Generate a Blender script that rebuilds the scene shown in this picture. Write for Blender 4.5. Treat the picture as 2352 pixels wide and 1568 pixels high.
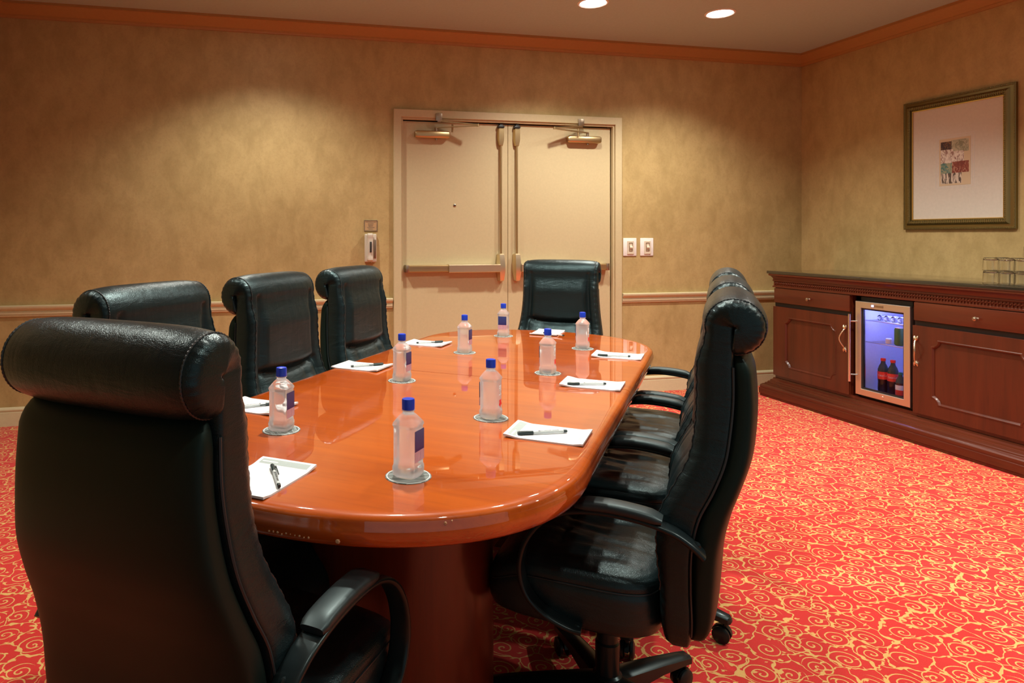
import bpy, bmesh, math, random
from mathutils import Vector, Matrix

for o in list(bpy.data.objects):
    bpy.data.objects.remove(o)
S = bpy.context.scene
COL = S.collection
random.seed(7)

# ------------------------------------------------------------------ camera
CX, CY, FPX, HC = 935.0, 541.0, 1567.2, 1.228
YAW = math.radians(12.415)
cam = bpy.data.cameras.new('camera')
camo = bpy.data.objects.new('camera', cam)
COL.objects.link(camo)
cam.sensor_width = 36.0
cam.lens = FPX / 2352.0 * 36.0
cam.shift_x = (1176.0 - CX) / 2352.0
cam.shift_y = -(784.0 - CY) / 2352.0
cam.clip_start = 0.05
camo.location = (0, 0, HC)
camo.rotation_euler = (math.radians(90), 0, -YAW)
S.camera = camo

# ------------------------------------------------------------------ world, exposure
S.view_settings.view_transform = 'Standard'
S.view_settings.look = 'None'
S.view_settings.gamma = 1.0
S.view_settings.use_curve_mapping = False
S.view_settings.exposure = 0.0
W = bpy.data.worlds.new('world')
S.world = W
W.use_nodes = True
W.node_tree.nodes['Background'].inputs[0].default_value = (0.84, 0.98, 1.0, 1)
W.node_tree.nodes['Background'].inputs[1].default_value = 0.33

LAMP_COLOR = (1.0, 0.95, 0.84)
LAMP_POWER = 138.0
LAMPS = [  # x, y, power factor, seen in the photo
    (2.103, 4.012, 0.95, True), (3.034, 4.017, 0.9, True),
    (0.10, 4.012, 0.90, False),
    (0.45, 2.20, 1.4, False), (1.45, 2.35, 0.55, False), (3.05, 2.35, 1.5, False),
    (2.35, 0.75, 0.9, False), (3.35, 0.75, 1.0, False),
    (-1.00, 2.20, 0.50, False), (0.75, 0.35, 0.30, False),
]

# ------------------------------------------------------------------ room constants
BY = 4.852      # back wall plane
RX = 4.438      # right wall plane
LX = -1.66      # left wall plane
FY = -2.6       # open end behind the camera
CZ = 2.72
TA = math.radians(37.0)
TV = Vector((math.sin(TA), math.cos(TA)))     # along the table
NV = Vector((math.cos(TA), -math.sin(TA)))    # across the table
def TW(t, n):
    return (t * TV.x + n * NV.x, t * TV.y + n * NV.y)

# ------------------------------------------------------------------ shader helper
class NT:
    def __init__(self, name):
        self.m = bpy.data.materials.new(name)
        self.m.use_nodes = True
        self.t = self.m.node_tree
        self.b = self.t.nodes['Principled BSDF']
        self.out = self.t.nodes['Material Output']
    def n(self, typ, **kw):
        nd = self.t.nodes.new(typ)
        for k, v in kw.items():
            setattr(nd, k, v)
        return nd
    def put(self, sock, v):
        if isinstance(v, bpy.types.NodeSocket):
            self.t.links.new(v, sock)
        elif v is not None:
            sock.default_value = v
    def math(self, op, a, b=None, c=None, clamp=False):
        nd = self.n('ShaderNodeMath', operation=op)
        nd.use_clamp = clamp
        self.put(nd.inputs[0], a)
        if b is not None: self.put(nd.inputs[1], b)
        if c is not None: self.put(nd.inputs[2], c)
        return nd.outputs[0]
    def vmath(self, op, a, b=None, scale=None):
        nd = self.n('ShaderNodeVectorMath', operation=op)
        self.put(nd.inputs[0], a)
        if b is not None: self.put(nd.inputs[1], b)
        if scale is not None: self.put(nd.inputs['Scale'], scale)
        return nd.outputs['Value'] if op in ('LENGTH', 'DISTANCE', 'DOT_PRODUCT') else nd.outputs[0]
    def coord(self, kind='Object', scale=(1, 1, 1), rot=(0, 0, 0)):
        tc = self.n('ShaderNodeTexCoord')
        mp = self.n('ShaderNodeMapping')
        self.t.links.new(tc.outputs[kind], mp.inputs[0])
        mp.inputs['Scale'].default_value = scale
        mp.inputs['Rotation'].default_value = rot
        return mp.outputs[0]
    def noise(self, vec, scale, detail=4, rough=0.5, dist=0.0, color=False):
        nd = self.n('ShaderNodeTexNoise')
        self.put(nd.inputs['Vector'], vec)
        nd.inputs['Scale'].default_value = scale
        nd.inputs['Detail'].default_value = detail
        nd.inputs['Roughness'].default_value = rough
        nd.inputs['Distortion'].default_value = dist
        return nd.outputs['Color'] if color else nd.outputs[0]
    def ramp(self, fac, stops):
        nd = self.n('ShaderNodeValToRGB')
        self.put(nd.inputs[0], fac)
        el = nd.color_ramp.elements
        while len(el) < len(stops):
            el.new(0.5)
        for e, (p, c) in zip(el, stops):
            e.position = p
            e.color = (*c, 1)
        return nd.outputs[0]
    def mix(self, fac, a, b):
        nd = self.n('ShaderNodeMix', data_type='RGBA')
        self.put(nd.inputs[0], fac)
        self.put(nd.inputs[6], a if isinstance(a, bpy.types.NodeSocket) else (*a, 1))
        self.put(nd.inputs[7], b if isinstance(b, bpy.types.NodeSocket) else (*b, 1))
        return nd.outputs[2]
    def smooth(self, v, lo, hi):
        nd = self.n('ShaderNodeMapRange', interpolation_type='SMOOTHSTEP')
        self.put(nd.inputs[0], v)
        nd.inputs[1].default_value = lo
        nd.inputs[2].default_value = hi
        return nd.outputs[0]
    def bump(self, h, strength=0.3, dist=0.01, normal=None):
        nd = self.n('ShaderNodeBump')
        nd.inputs['Strength'].default_value = strength
        nd.inputs['Distance'].default_value = dist
        self.put(nd.inputs['Height'], h)
        if normal is not None: self.put(nd.inputs['Normal'], normal)
        return nd.outputs[0]
    def set(self, **kw):
        for k, v in kw.items():
            k = k.replace('_', ' ')
            if k in ('Base Color', 'Emission Color') and not isinstance(v, bpy.types.NodeSocket):
                v = (*v, 1)
            self.put(self.b.inputs[k], v)
        return self

def plain(name, col, rough=0.5, metal=0.0, spec=0.5, **kw):
    s = NT(name)
    v = s.noise(s.coord(), 60, 3)
    s.set(Base_Color=s.mix(v, tuple(c * 0.93 for c in col), tuple(min(1, c * 1.07) for c in col)),
          Roughness=rough, Metallic=metal, Specular_IOR_Level=spec, **kw)
    return s.m

# ------------------------------------------------------------------ materials
def mat_wallpaper():
    s = NT('wallpaper')
    c = s.coord()
    n1 = s.noise(c, 1.7, 6, 0.6, 0.4)
    n2 = s.noise(s.coord(scale=(1, 1, 0.6)), 9, 6, 0.65, 0.3)
    n3 = s.noise(c, 70, 3, 0.7)
    a = s.ramp(n1, [(0.3, (0.38, 0.265, 0.105)), (0.5, (0.45, 0.325, 0.135)), (0.7, (0.50, 0.37, 0.165))])
    b = s.ramp(n2, [(0.35, (0.34, 0.25, 0.10)), (0.6, (0.53, 0.40, 0.18))])
    col = s.mix(0.45, a, b)
    col = s.mix(s.math('MULTIPLY', s.smooth(n3, 0.45, 0.7), 0.22), col, (0.32, 0.21, 0.09))
    s.set(Base_Color=col, Roughness=0.55, Specular_IOR_Level=0.3, Normal=s.bump(n3, 0.12, 0.004))
    return s.m

def mat_carpet():
    s = NT('carpet')
    tc = s.n('ShaderNodeTexCoord')
    P0 = tc.outputs['Object']
    wob = s.vmath('SCALE', s.vmath('SUBTRACT', s.noise(P0, 11, 2, 0.5, color=True), (0.5, 0.5, 0.5)), scale=0.020)
    fz = s.vmath('SCALE', s.vmath('SUBTRACT', s.noise(P0, 450, 2, 0.5, color=True), (0.5, 0.5, 0.5)), scale=0.0022)
    P = s.vmath('ADD', s.vmath('ADD', P0, wob), fz)
    P = s.vmath('MULTIPLY', P, (1, 1, 0))
    total = None
    def spirals(scale, off, rmax, pitch, width):
        vp = s.vmath('SCALE', s.vmath('ADD', P, off), scale=scale)
        vo = s.n('ShaderNodeTexVoronoi', voronoi_dimensions='2D', feature='F1')
        s.put(vo.inputs['Vector'], vp)
        vo.inputs['Scale'].default_value = 1.0
        vo.inputs['Randomness'].default_value = 0.55
        d = s.vmath('SUBTRACT', vp, vo.outputs['Position'])
        sp = s.n('ShaderNodeSeparateXYZ'); s.put(sp.inputs[0], d)
        sc = s.n('ShaderNodeSeparateColor'); s.put(sc.inputs[0], vo.outputs['Color'])
        r = vo.outputs['Distance']
        th = s.math('ARCTAN2', sp.outputs[1], sp.outputs[0])
        chir = s.math('SUBTRACT', s.math('MULTIPLY', s.math('GREATER_THAN', sc.outputs[0], 0.5), 2.0), 1.0)
        ph = s.math('MULTIPLY', s.math('DIVIDE', th, 2 * math.pi), chir)
        g = s.math('FRACT', s.math('ADD', s.math('SUBTRACT', s.math('DIVIDE', r, pitch), ph), sc.outputs[1]))
        line = s.math('ABSOLUTE', s.math('SUBTRACT', g, 0.5))
        # line tapers from a fat head in the middle to a thin tail
        w = s.math('ADD', width, s.math('MULTIPLY', s.smooth(r, rmax * 0.45, 0.0), width * 0.9))
        m = s.math('SUBTRACT', 1.0, s.smooth(s.math('SUBTRACT', line, w), -0.03, 0.05))
        lim = s.math('ADD', rmax * 0.78, s.math('MULTIPLY', sc.outputs[2], rmax * 0.3))
        return s.math('MULTIPLY', m, s.math('LESS_THAN', r, lim)), vo
    m1, v1 = spirals(10.5, (0.0, 0.0, 0), 0.47, 0.21, 0.085)
    # linking vines: edges of a second, shifted cell network
    ve = s.n('ShaderNodeTexVoronoi', voronoi_dimensions='2D', feature='DISTANCE_TO_EDGE')
    wob2 = s.vmath('SCALE', s.vmath('SUBTRACT', s.noise(P0, 16, 2, 0.5, color=True), (0.5, 0.5, 0.5)), scale=0.075)
    s.put(ve.inputs['Vector'], s.vmath('SCALE', s.vmath('ADD', P, wob2), scale=10.5))
    ve.inputs['Scale'].default_value = 1.0
    ve.inputs['Randomness'].default_value = 0.7
    vw = s.math('ADD', 0.012, s.math('MULTIPLY', s.smooth(s.noise(P0, 30, 1), 0.45, 0.7), 0.05))
    m2 = s.math('SUBTRACT', 1.0, s.smooth(s.math('SUBTRACT', ve.outputs['Distance'], vw), 0.0, 0.016))
    # commas and leaves
    vc = s.n('ShaderNodeTexVoronoi', voronoi_dimensions='2D', feature='F1', distance='MINKOWSKI')
    wob3 = s.vmath('SCALE', s.vmath('SUBTRACT', s.noise(P0, 24, 2, 0.5, color=True), (0.5, 0.5, 0.5)), scale=0.05)
    s.put(vc.inputs['Vector'], s.vmath('MULTIPLY', s.vmath('ADD', P, wob3), (13, 26, 0)))
    vc.inputs['Scale'].default_value = 1.0
    vc.inputs['Exponent'].default_value = 0.9
    m3 = s.math('SUBTRACT', 1.0, s.smooth(vc.outputs['Distance'], 0.11, 0.15))
    m = s.math('MAXIMUM', s.math('MAXIMUM', m1, m2), m3)
    pile = s.noise(P0, 520, 2, 0.6)
    big = s.noise(P0, 0.9, 2, 0.5)
    red = s.mix(pile, (0.42, 0.012, 0.018), (0.68, 0.040, 0.026))
    gold = s.mix(pile, (0.52, 0.28, 0.07), (0.80, 0.50, 0.18))
    col = s.mix(m, red, gold)
    s.set(Base_Color=col, Roughness=0.95, Specular_IOR_Level=0.1, Sheen_Weight=0.15,
          Normal=s.bump(s.math('ADD', pile, s.math('MULTIPLY', m, 0.4)), 0.5, 0.004))
    return s.m

def mat_wood(name, c1, c2, c3, rough, coat, coat_rough, axis='y', scale=1.0, spec=0.5, coat_ior=1.5):
    s = NT(name)
    sc = {'x': (0.6, 9, 9), 'y': (9, 0.6, 9), 'z': (9, 9, 0.6)}[axis]
    c = s.coord(scale=tuple(k * scale for k in sc))
    n = s.noise(c, 1.5, 7, 0.6, 0.6)
    fine = s.noise(s.coord(scale=tuple(k * 6 * scale for k in sc)), 2.0, 4, 0.6)
    blot = s.noise(s.coord(), 2.2, 3, 0.5)
    col = s.ramp(n, [(0.3, c1), (0.52, c2), (0.75, c3)])
    col = s.mix(s.math('MULTIPLY', s.smooth(fine, 0.5, 0.75), 0.35), col, tuple(k * 0.5 for k in c1))
    col = s.mix(s.math('MULTIPLY', s.smooth(blot, 0.4, 0.7), 0.25), col, c3)
    s.set(Base_Color=col, Roughness=rough, Coat_Weight=coat, Coat_Roughness=coat_rough, Specular_IOR_Level=spec, Coat_IOR=coat_ior)
    return s.m

def mat_leather():
    s = NT('black_leather')
    c = s.coord()
    vo = s.n('ShaderNodeTexVoronoi', feature='DISTANCE_TO_EDGE')
    s.put(vo.inputs['Vector'], s.vmath('ADD', c, s.vmath('SCALE', s.noise(c, 120, 2, color=True), scale=0.006)))
    vo.inputs['Scale'].default_value = 330
    grain = s.smooth(vo.outputs['Distance'], 0.0, 0.25)
    wr = s.noise(s.coord(scale=(1.0, 1.0, 3.2)), 11, 5, 0.55, 0.9)
    fold = s.noise(s.coord(scale=(3.6, 1, 1.0)), 9, 3, 0.5, 0.5)
    h = s.math('ADD', s.math('MULTIPLY', wr, 1.0), s.math('MULTIPLY', fold, 0.7))
    b1 = s.bump(h, 0.20, 0.010)
    b2 = s.bump(grain, 0.16, 0.0012, b1)
    rg = s.math('ADD', 0.25, s.math('MULTIPLY', wr, 0.14))
    s.set(Base_Color=s.mix(wr, (0.004, 0.009, 0.010), (0.008, 0.016, 0.018)), Roughness=rg,
          Specular_IOR_Level=0.45, Specular_Tint=(0.62, 0.95, 1.0, 1), Normal=b2)
    return s.m

def mat_glass(name, col=(1, 1, 1), rough=0.0, ior=1.45):
    s = NT(name)
    s.set(Base_Color=col, Roughness=rough, Transmission_Weight=1.0, IOR=ior)
    return s.m

def mat_water():
    s = NT('water_bottle_body')
    v = s.noise(s.coord(), 40, 3)
    s.set(Base_Color=(0.97, 1.0, 1.0), Roughness=0.05, Transmission_Weight=1.0, IOR=1.33,
          Normal=s.bump(v, 0.08, 0.004))
    tr = s.n('ShaderNodeBsdfTranslucent'); tr.inputs[0].default_value = (0.95, 0.96, 0.98, 1)
    df = s.n('ShaderNodeBsdfDiffuse'); df.inputs[0].default_value = (0.92, 0.93, 0.95, 1)
    m1 = s.n('ShaderNodeMixShader'); m1.inputs[0].default_value = 0.45
    s.t.links.new(tr.outputs[0], m1.inputs[1]); s.t.links.new(df.outputs[0], m1.inputs[2])
    m2 = s.n('ShaderNodeMixShader'); m2.inputs[0].default_value = 0.30
    s.t.links.new(s.b.outputs[0], m2.inputs[1]); s.t.links.new(m1.outputs[0], m2.inputs[2])
    s.t.links.new(m2.outputs[0], s.out.inputs[0])
    return s.m

def mat_emit(name, col, strength):
    s = NT(name)
    s.set(Base_Color=col, Emission_Color=col, Emission_Strength=strength)
    return s.m

def mat_marble_coaster():
    s = NT('coaster_print')
    w = s.n('ShaderNodeTexWave'); w.wave_type = 'BANDS'
    s.put(w.inputs['Vector'], s.coord(rot=(0, 0, 0.6)))
    w.inputs['Scale'].default_value = 16
    w.inputs['Distortion'].default_value = 7
    w.inputs['Detail'].default_value = 1.0
    s.set(Base_Color=s.ramp(w.outputs['Fac'], [(0.42, (0.10, 0.13, 0.125)), (0.5, (0.50, 0.56, 0.54)), (0.7, (0.18, 0.22, 0.21))]), Roughness=0.4)
    return s.m

def mat_brushed(name, col, rough=0.28):
    s = NT(name)
    v = s.noise(s.coord(scale=(1, 1, 40)), 25, 3)
    s.set(Base_Color=col, Metallic=1.0, Roughness=s.math('ADD', rough, s.math('MULTIPLY', v, 0.12)), Normal=s.bump(v, 0.05, 0.001))
    return s.m

def mat_art():
    s = NT('collage_print')
    tc = s.n('ShaderNodeTexCoord')
    c = tc.outputs['Generated']
    sp = s.n('ShaderNodeSeparateXYZ'); s.put(sp.inputs[0], c)
    y = s.math('SUBTRACT', 1.0, sp.outputs[1]); z = sp.outputs[2]
    n = s.noise(c, 9, 5, 0.6, 1.5)
    cream = (0.62, 0.50, 0.33)
    col = s.ramp(n, [(0.42, (0.30, 0.25, 0.18)), (0.50, (0.55, 0.45, 0.30)), (0.62, (0.70, 0.60, 0.46))])
    def patch(col, y0, y1, z0, z1, c, k=1.0):
        f = s.math('MULTIPLY', s.math('MULTIPLY', s.math('GREATER_THAN', y, y0), s.math('LESS_THAN', y, y1)),
                   s.math('MULTIPLY', s.math('GREATER_THAN', z, z0), s.math('LESS_THAN', z, z1)))
        return s.mix(s.math('MULTIPLY', f, k), col, c)
    pale = s.ramp(n, [(0.4, (0.33, 0.20, 0.17)), (0.5, (0.68, 0.60, 0.52)), (0.6, (0.78, 0.72, 0.64))])
    leaf = s.ramp(s.noise(s.coord('Generated', scale=(1, 3, 1.2), rot=(0.6, 0, 0)), 5, 2, 0.5, 0.5), [(0.46, (0.10, 0.075, 0.06)), (0.54, (0.66, 0.58, 0.48))])
    sage = s.ramp(n, [(0.4, (0.24, 0.24, 0.15)), (0.6, (0.50, 0.47, 0.33))])
    teal = s.ramp(n, [(0.4, (0.06, 0.20, 0.19)), (0.55, (0.36, 0.36, 0.22))])
    red = s.ramp(n, [(0.42, (0.20, 0.045, 0.03)), (0.55, (0.30, 0.08, 0.05)), (0.66, (0.55, 0.40, 0.28))])
    dark = s.ramp(n, [(0.5, (0.05, 0.03, 0.03)), (0.68, (0.35, 0.16, 0.06))])
    col = patch(col, 0, 1, 0, 1, cream)
    col = patch(col, 0.05, 0.40, 0.77, 0.94, dark)
    col = patch(col, 0.40, 0.95, 0.70, 0.96, sage)
    col = patch(col, 0.05, 0.45, 0.47, 0.77, pale)
    col = patch(col, 0.40, 0.80, 0.50, 0.72, pale)
    col = patch(col, 0.80, 0.96, 0.50, 0.70, cream)
    col = patch(col, 0.05, 0.42, 0.24, 0.48, teal)
    col = patch(col, 0.42, 0.95, 0.26, 0.50, red)
    col = patch(col, 0.05, 0.72, 0.04, 0.26, leaf)
    s.set(Base_Color=col, Roughness=0.6)
    return s.m

def mat_blue_label():
    s = NT('blue_bottle_label')
    tc = s.n('ShaderNodeTexCoord')
    sp = s.n('ShaderNodeSeparateXYZ'); s.put(sp.inputs[0], tc.outputs['Generated'])
    x, z = sp.outputs[0], sp.outputs[2]
    navy = s.mix(s.smooth(z, 0.35, 1.0), (0.010, 0.016, 0.13), (0.012, 0.045, 0.20))
    lines = s.math('MULTIPLY', s.math('GREATER_THAN', s.math('FRACT', s.math('MULTIPLY', z, 26)), 0.62),
                   s.math('MULTIPLY', s.math('MULTIPLY', s.math('GREATER_THAN', x, 0.1), s.math('LESS_THAN', x, 0.92)),
                          s.math('MULTIPLY', s.math('GREATER_THAN', z, 0.42), s.math('LESS_THAN', z, 0.97))))
    navy = s.mix(s.math('MULTIPLY', lines, 0.30), navy, (0.12, 0.15, 0.35))
    g = s.math('LESS_THAN', s.vmath('LENGTH', s.vmath('SUBTRACT', tc.outputs['Generated'], (1.0, 0.5, 0.36))), 0.30)
    navy = s.mix(g, navy, (0.16, 0.15, 0.05))
    pink = s.mix(s.math('GREATER_THAN', s.noise(s.coord('Generated', scale=(20, 1, 1)), 3, 1), 0.52), (0.62, 0.40, 0.46), (0.42, 0.24, 0.34))
    col = s.mix(s.math('LESS_THAN', z, 0.34), navy, pink)
    s.set(Base_Color=col, Roughness=0.35)
    return s.m

M = {}
M['wall'] = mat_wallpaper()
M['carpet'] = mat_carpet()
M['ceiling'] = plain('ceiling_paint', (0.43, 0.52, 0.49), 0.9, spec=0.1)
M['crown'] = plain('crown_paint', (0.40, 0.21, 0.065), 0.45)
M['trim'] = plain('cream_trim', (0.62, 0.56, 0.35), 0.4)
M['door'] = plain('door_paint', (0.54, 0.455, 0.265), 0.45)
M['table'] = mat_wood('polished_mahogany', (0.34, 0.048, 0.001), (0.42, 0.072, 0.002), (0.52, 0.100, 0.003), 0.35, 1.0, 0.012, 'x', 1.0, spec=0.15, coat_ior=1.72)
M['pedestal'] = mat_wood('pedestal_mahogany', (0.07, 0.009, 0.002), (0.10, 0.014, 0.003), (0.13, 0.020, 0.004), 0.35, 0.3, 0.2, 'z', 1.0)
M['cabinet'] = mat_wood('dark_cherry', (0.050, 0.0085, 0.0028), (0.078, 0.0125, 0.004), (0.100, 0.018, 0.0055), 0.34, 0.2, 0.2, 'z', 1.0)
M['cabinet_y'] = mat_wood('dark_cherry_long', (0.052, 0.0085, 0.0028), (0.084, 0.013, 0.004), (0.110, 0.020, 0.0055), 0.32, 0.25, 0.18, 'y', 1.0)
M['chip'] = plain('bare_wood_chip', (0.55, 0.33, 0.17), 0.8)
M['leather'] = mat_leather()
M['shell'] = plain('black_vinyl', (0.006, 0.012, 0.010), 0.45, spec=0.22, Specular_Tint=(0.6, 1.0, 0.9, 1))
M['plastic'] = plain('black_plastic', (0.006, 0.010, 0.011), 0.30, spec=0.4, Specular_Tint=(0.7, 0.97, 1.0, 1))
M['padrub'] = plain('soft_black_polyurethane', (0.013, 0.020, 0.022), 0.42, spec=0.5, Specular_Tint=(0.7, 0.97, 1.0, 1))
M['thread'] = plain('black_thread', (0.012, 0.02, 0.022), 0.4)
M['brass'] = mat_brushed('satin_brass', (0.58, 0.44, 0.23), 0.32)
M['brassl'] = mat_brushed('bright_brass', (0.74, 0.64, 0.44), 0.27)
M['pewter'] = mat_brushed('pewter', (0.42, 0.34, 0.25), 0.3)
M['steel'] = mat_brushed('brushed_steel', (0.72, 0.66, 0.58), 0.30)
M['chrome'] = mat_brushed('chrome', (0.85, 0.83, 0.80), 0.12)
M['granite'] = plain('black_granite', (0.016, 0.017, 0.012), 0.07, spec=0.9, Coat_Weight=0.6, Coat_Roughness=0.03)
M['white'] = plain('white_plastic', (0.82, 0.80, 0.76), 0.35)
M['cream'] = plain('cream_plastic', (0.66, 0.58, 0.44), 0.35)
M['phone'] = plain('ivory_phone_plastic', (0.60, 0.54, 0.44), 0.3)
M['dark'] = plain('dark_plastic', (0.02, 0.02, 0.02), 0.4)
M['paper'] = plain('white_paper', (0.70, 0.725, 0.735), 0.6)
M['greyband'] = plain('grey_print', (0.36, 0.43, 0.42), 0.6)
M['greyink'] = plain('grey_ink', (0.50, 0.52, 0.53), 0.6)
M['ink'] = plain('dark_ink', (0.03, 0.035, 0.04), 0.5)
M['pencap'] = plain('black_pen_cap', (0.015, 0.03, 0.03), 0.3)
M['penbody'] = plain('white_pen_barrel', (0.58, 0.64, 0.64), 0.25)
M['cap'] = plain('blue_bottle_cap', (0.012, 0.05, 0.55), 0.28)
M['water'] = mat_water()
M['bluelabel'] = mat_blue_label()
M['letter'] = plain('white_lettering', (0.85, 0.85, 0.83), 0.4)
M['flower'] = plain('red_flower_print', (0.85, 0.03, 0.04), 0.4)
M['coaster'] = mat_marble_coaster()
M['coasteredge'] = plain('coaster_paper', (0.72, 0.76, 0.74), 0.5)
M['glass'] = mat_glass('clear_glass')
M['pane'] = mat_glass('fridge_pane', (0.95, 0.96, 1.0), 0.0, 1.03)
M['black'] = plain('matt_black', (0.006, 0.006, 0.007), 0.5)
M['liner'] = plain('white_fridge_liner', (0.70, 0.72, 0.80), 0.5)
M['cola'] = plain('cola_liquid', (0.035, 0.008, 0.006), 0.15)
M['bottletop'] = plain('green_tinted_plastic', (0.06, 0.075, 0.06), 0.12)
M['redlabel'] = plain('red_label', (0.80, 0.05, 0.02), 0.35)
M['redcap'] = plain('red_cap', (0.85, 0.04, 0.015), 0.35)
M['greencap'] = plain('green_cap', (0.02, 0.16, 0.11), 0.35)
M['can'] = plain('green_can', (0.10, 0.20, 0.05), 0.35, metal=0.4)
M['frame'] = mat_brushed('antique_gold_frame', (0.26, 0.21, 0.085), 0.38)
M['framein'] = mat_brushed('gilt_frame_lip', (0.62, 0.43, 0.15), 0.3)
M['mat'] = plain('picture_mount', (0.64, 0.60, 0.52), 0.7)
M['art'] = mat_art()
M['lamp'] = mat_emit('lamp_disc', (1.0, 0.96, 0.90), 22.0)
M['led'] = mat_emit('blue_led', (0.22, 0.28, 1.0), 14.0)
M['ledpanel'] = mat_emit('blue_fridge_light', (0.12, 0.16, 1.0), 10.0)
M['sign'] = plain('brass_tinted_sign', (0.46, 0.29, 0.14), 0.4)

# ------------------------------------------------------------------ mesh helpers
def obj(name, bm, mat, parent=None, smooth=True, angle=35, label=None):
    me = bpy.data.meshes.new(name)
    bmesh.ops.recalc_face_normals(bm, faces=bm.faces)
    if smooth:
        for f in bm.faces: f.smooth = True
        ca = math.radians(angle)
        for e in bm.edges:
            if len(e.link_faces) == 2 and e.calc_face_angle(0) > ca:
                e.smooth = False
    bm.to_mesh(me); bm.free()
    me.materials.append(mat)
    o = bpy.data.objects.new(name, me)
    COL.objects.link(o)
    if parent: o.parent = parent
    if label: o['label'] = label
    return o
def B(): return bmesh.new()
def thing(name, label, cat, loc=(0, 0, 0), rotz=0, group=None):
    o = bpy.data.objects.new(name, None)
    o.empty_display_size = 0.05
    COL.objects.link(o)
    o.location = loc; o.rotation_euler = (0, 0, rotz)
    o['label'] = label; o['category'] = cat
    if group: o['group'] = group
    return o
def tag(o, label, cat, group=None):
    o['label'] = label; o['category'] = cat
    if group: o['group'] = group
    return o
def struct(name, bm, mat, parent=None, smooth=False, **kw):
    o = obj(name, bm, mat, parent, smooth, **kw)
    if not parent: o['kind'] = 'structure'
    return o
def dup(root, loc, rotz, label=None, group=None):
    def cp(o, par):
        c = o.copy(); COL.objects.link(c)
        if par: c.parent = par
        for ch in [x for x in bpy.data.objects if x.parent == o]:
            cp(ch, c)
        return c
    r = cp(root, None)
    r.location = loc; r.rotation_euler = (0, 0, rotz)
    if label: r['label'] = label
    if group: r['group'] = group
    return r

def box(bm, x0, x1, y0, y1, z0, z1, bevel=0.0, seg=2):
    t = bmesh.new()
    vs = [t.verts.new((x, y, z)) for x in (x0, x1) for y in (y0, y1) for z in (z0, z1)]
    for f in ((0, 1, 3, 2), (4, 6, 7, 5), (0, 4, 5, 1), (2, 3, 7, 6), (0, 2, 6, 4), (1, 5, 7, 3)):
        t.faces.new([vs[i] for i in f])
    bmesh.ops.recalc_face_normals(t, faces=t.faces)
    if bevel > 0:
        bmesh.ops.bevel(t, geom=list(t.edges), offset=bevel, segments=seg, profile=0.5, affect='EDGES')
    merge(bm, t)
def merge(bm, t, mat=None):
    if mat is not None: t.transform(mat)
    me = bpy.data.meshes.new('tmp')
    t.to_mesh(me); t.free()
    bm.from_mesh(me)
    bpy.data.meshes.remove(me)
def loft(bm, rings, closed=True, cap0=True, cap1=True):
    vr = [[bm.verts.new(p) for p in r] for r in rings]
    n = len(rings[0])
    for a, b in zip(vr, vr[1:]):
        for i in range(n if closed else n - 1):
            j = (i + 1) % n
            bm.faces.new((a[i], a[j], b[j], b[i]))
    if cap0: bm.faces.new(list(reversed(vr[0])))
    if cap1: bm.faces.new(vr[-1])
    return vr
def circle(c, r, u, v, n=16):
    return [c + u * (r * math.cos(2 * math.pi * i / n)) + v * (r * math.sin(2 * math.pi * i / n)) for i in range(n)]
def tube(bm, pts, r, n=10, closed=False):
    pts = [Vector(p) for p in pts]
    rings = []
    up = None
    for i, p in enumerate(pts):
        if closed:
            d = (pts[(i + 1) % len(pts)] - pts[i - 1]).normalized()
        else:
            d = (pts[min(i + 1, len(pts) - 1)] - pts[max(i - 1, 0)]).normalized()
        if up is None:
            up = d.orthogonal().normalized()
        up = (up - d * up.dot(d)).normalized()
        w = d.cross(up)
        rr = r[i] if isinstance(r, (list, tuple)) else r
        rings.append(circle(p, rr, up, w, n))
    if closed:
        rings.append(rings[0])
        vr = [[bm.verts.new(q) for q in rg] for rg in rings[:-1]]
        vr.append(vr[0])
        for a, b in zip(vr, vr[1:]):
            for i in range(n):
                bm.faces.new((a[i], a[(i + 1) % n], b[(i + 1) % n], b[i]))
    else:
        loft(bm, rings)
def lathe(bm, prof, n=24, mat=None):
    t = bmesh.new()
    rings = [[Vector((r * math.cos(2 * math.pi * i / n), r * math.sin(2 * math.pi * i / n), z)) for i in range(n)] for r, z in prof]
    loft(t, rings)
    merge(bm, t, mat)
def prism(bm, poly, p0, p1, au, av):
    """poly in (a,b) swept from p0 to p1; au, av give the axes of a and b."""
    au, av = Vector(au), Vector(av)
    loft(bm, [[Vector(p) + au * a + av * b for a, b in poly] for p in (p0, p1)])
def frame_sweep(bm, prof, corners, normal):
    """closed mitred moulding; prof = (inward offset, height along the normal); corners anticlockwise seen from the normal side"""
    normal = Vector(normal)
    c = [Vector(p) for p in corners]
    n = len(c)
    rings = []
    for i in range(n):
        d0 = (c[i] - c[i - 1]).normalized(); d1 = (c[(i + 1) % n] - c[i]).normalized()
        in0 = normal.cross(d0); in1 = normal.cross(d1)
        mit = (in0 + in1); mit = mit / (mit.dot(in0))
        rings.append([c[i] + mit * a + normal * h for a, h in prof])
    vr = [[bm.verts.new(p) for p in r] for r in rings]
    k = len(prof)
    for i in range(n):
        a, b = vr[i], vr[(i + 1) % n]
        for j in range(k):
            bm.faces.new((a[j], a[(j + 1) % k], b[(j + 1) % k], b[j]))
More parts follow.
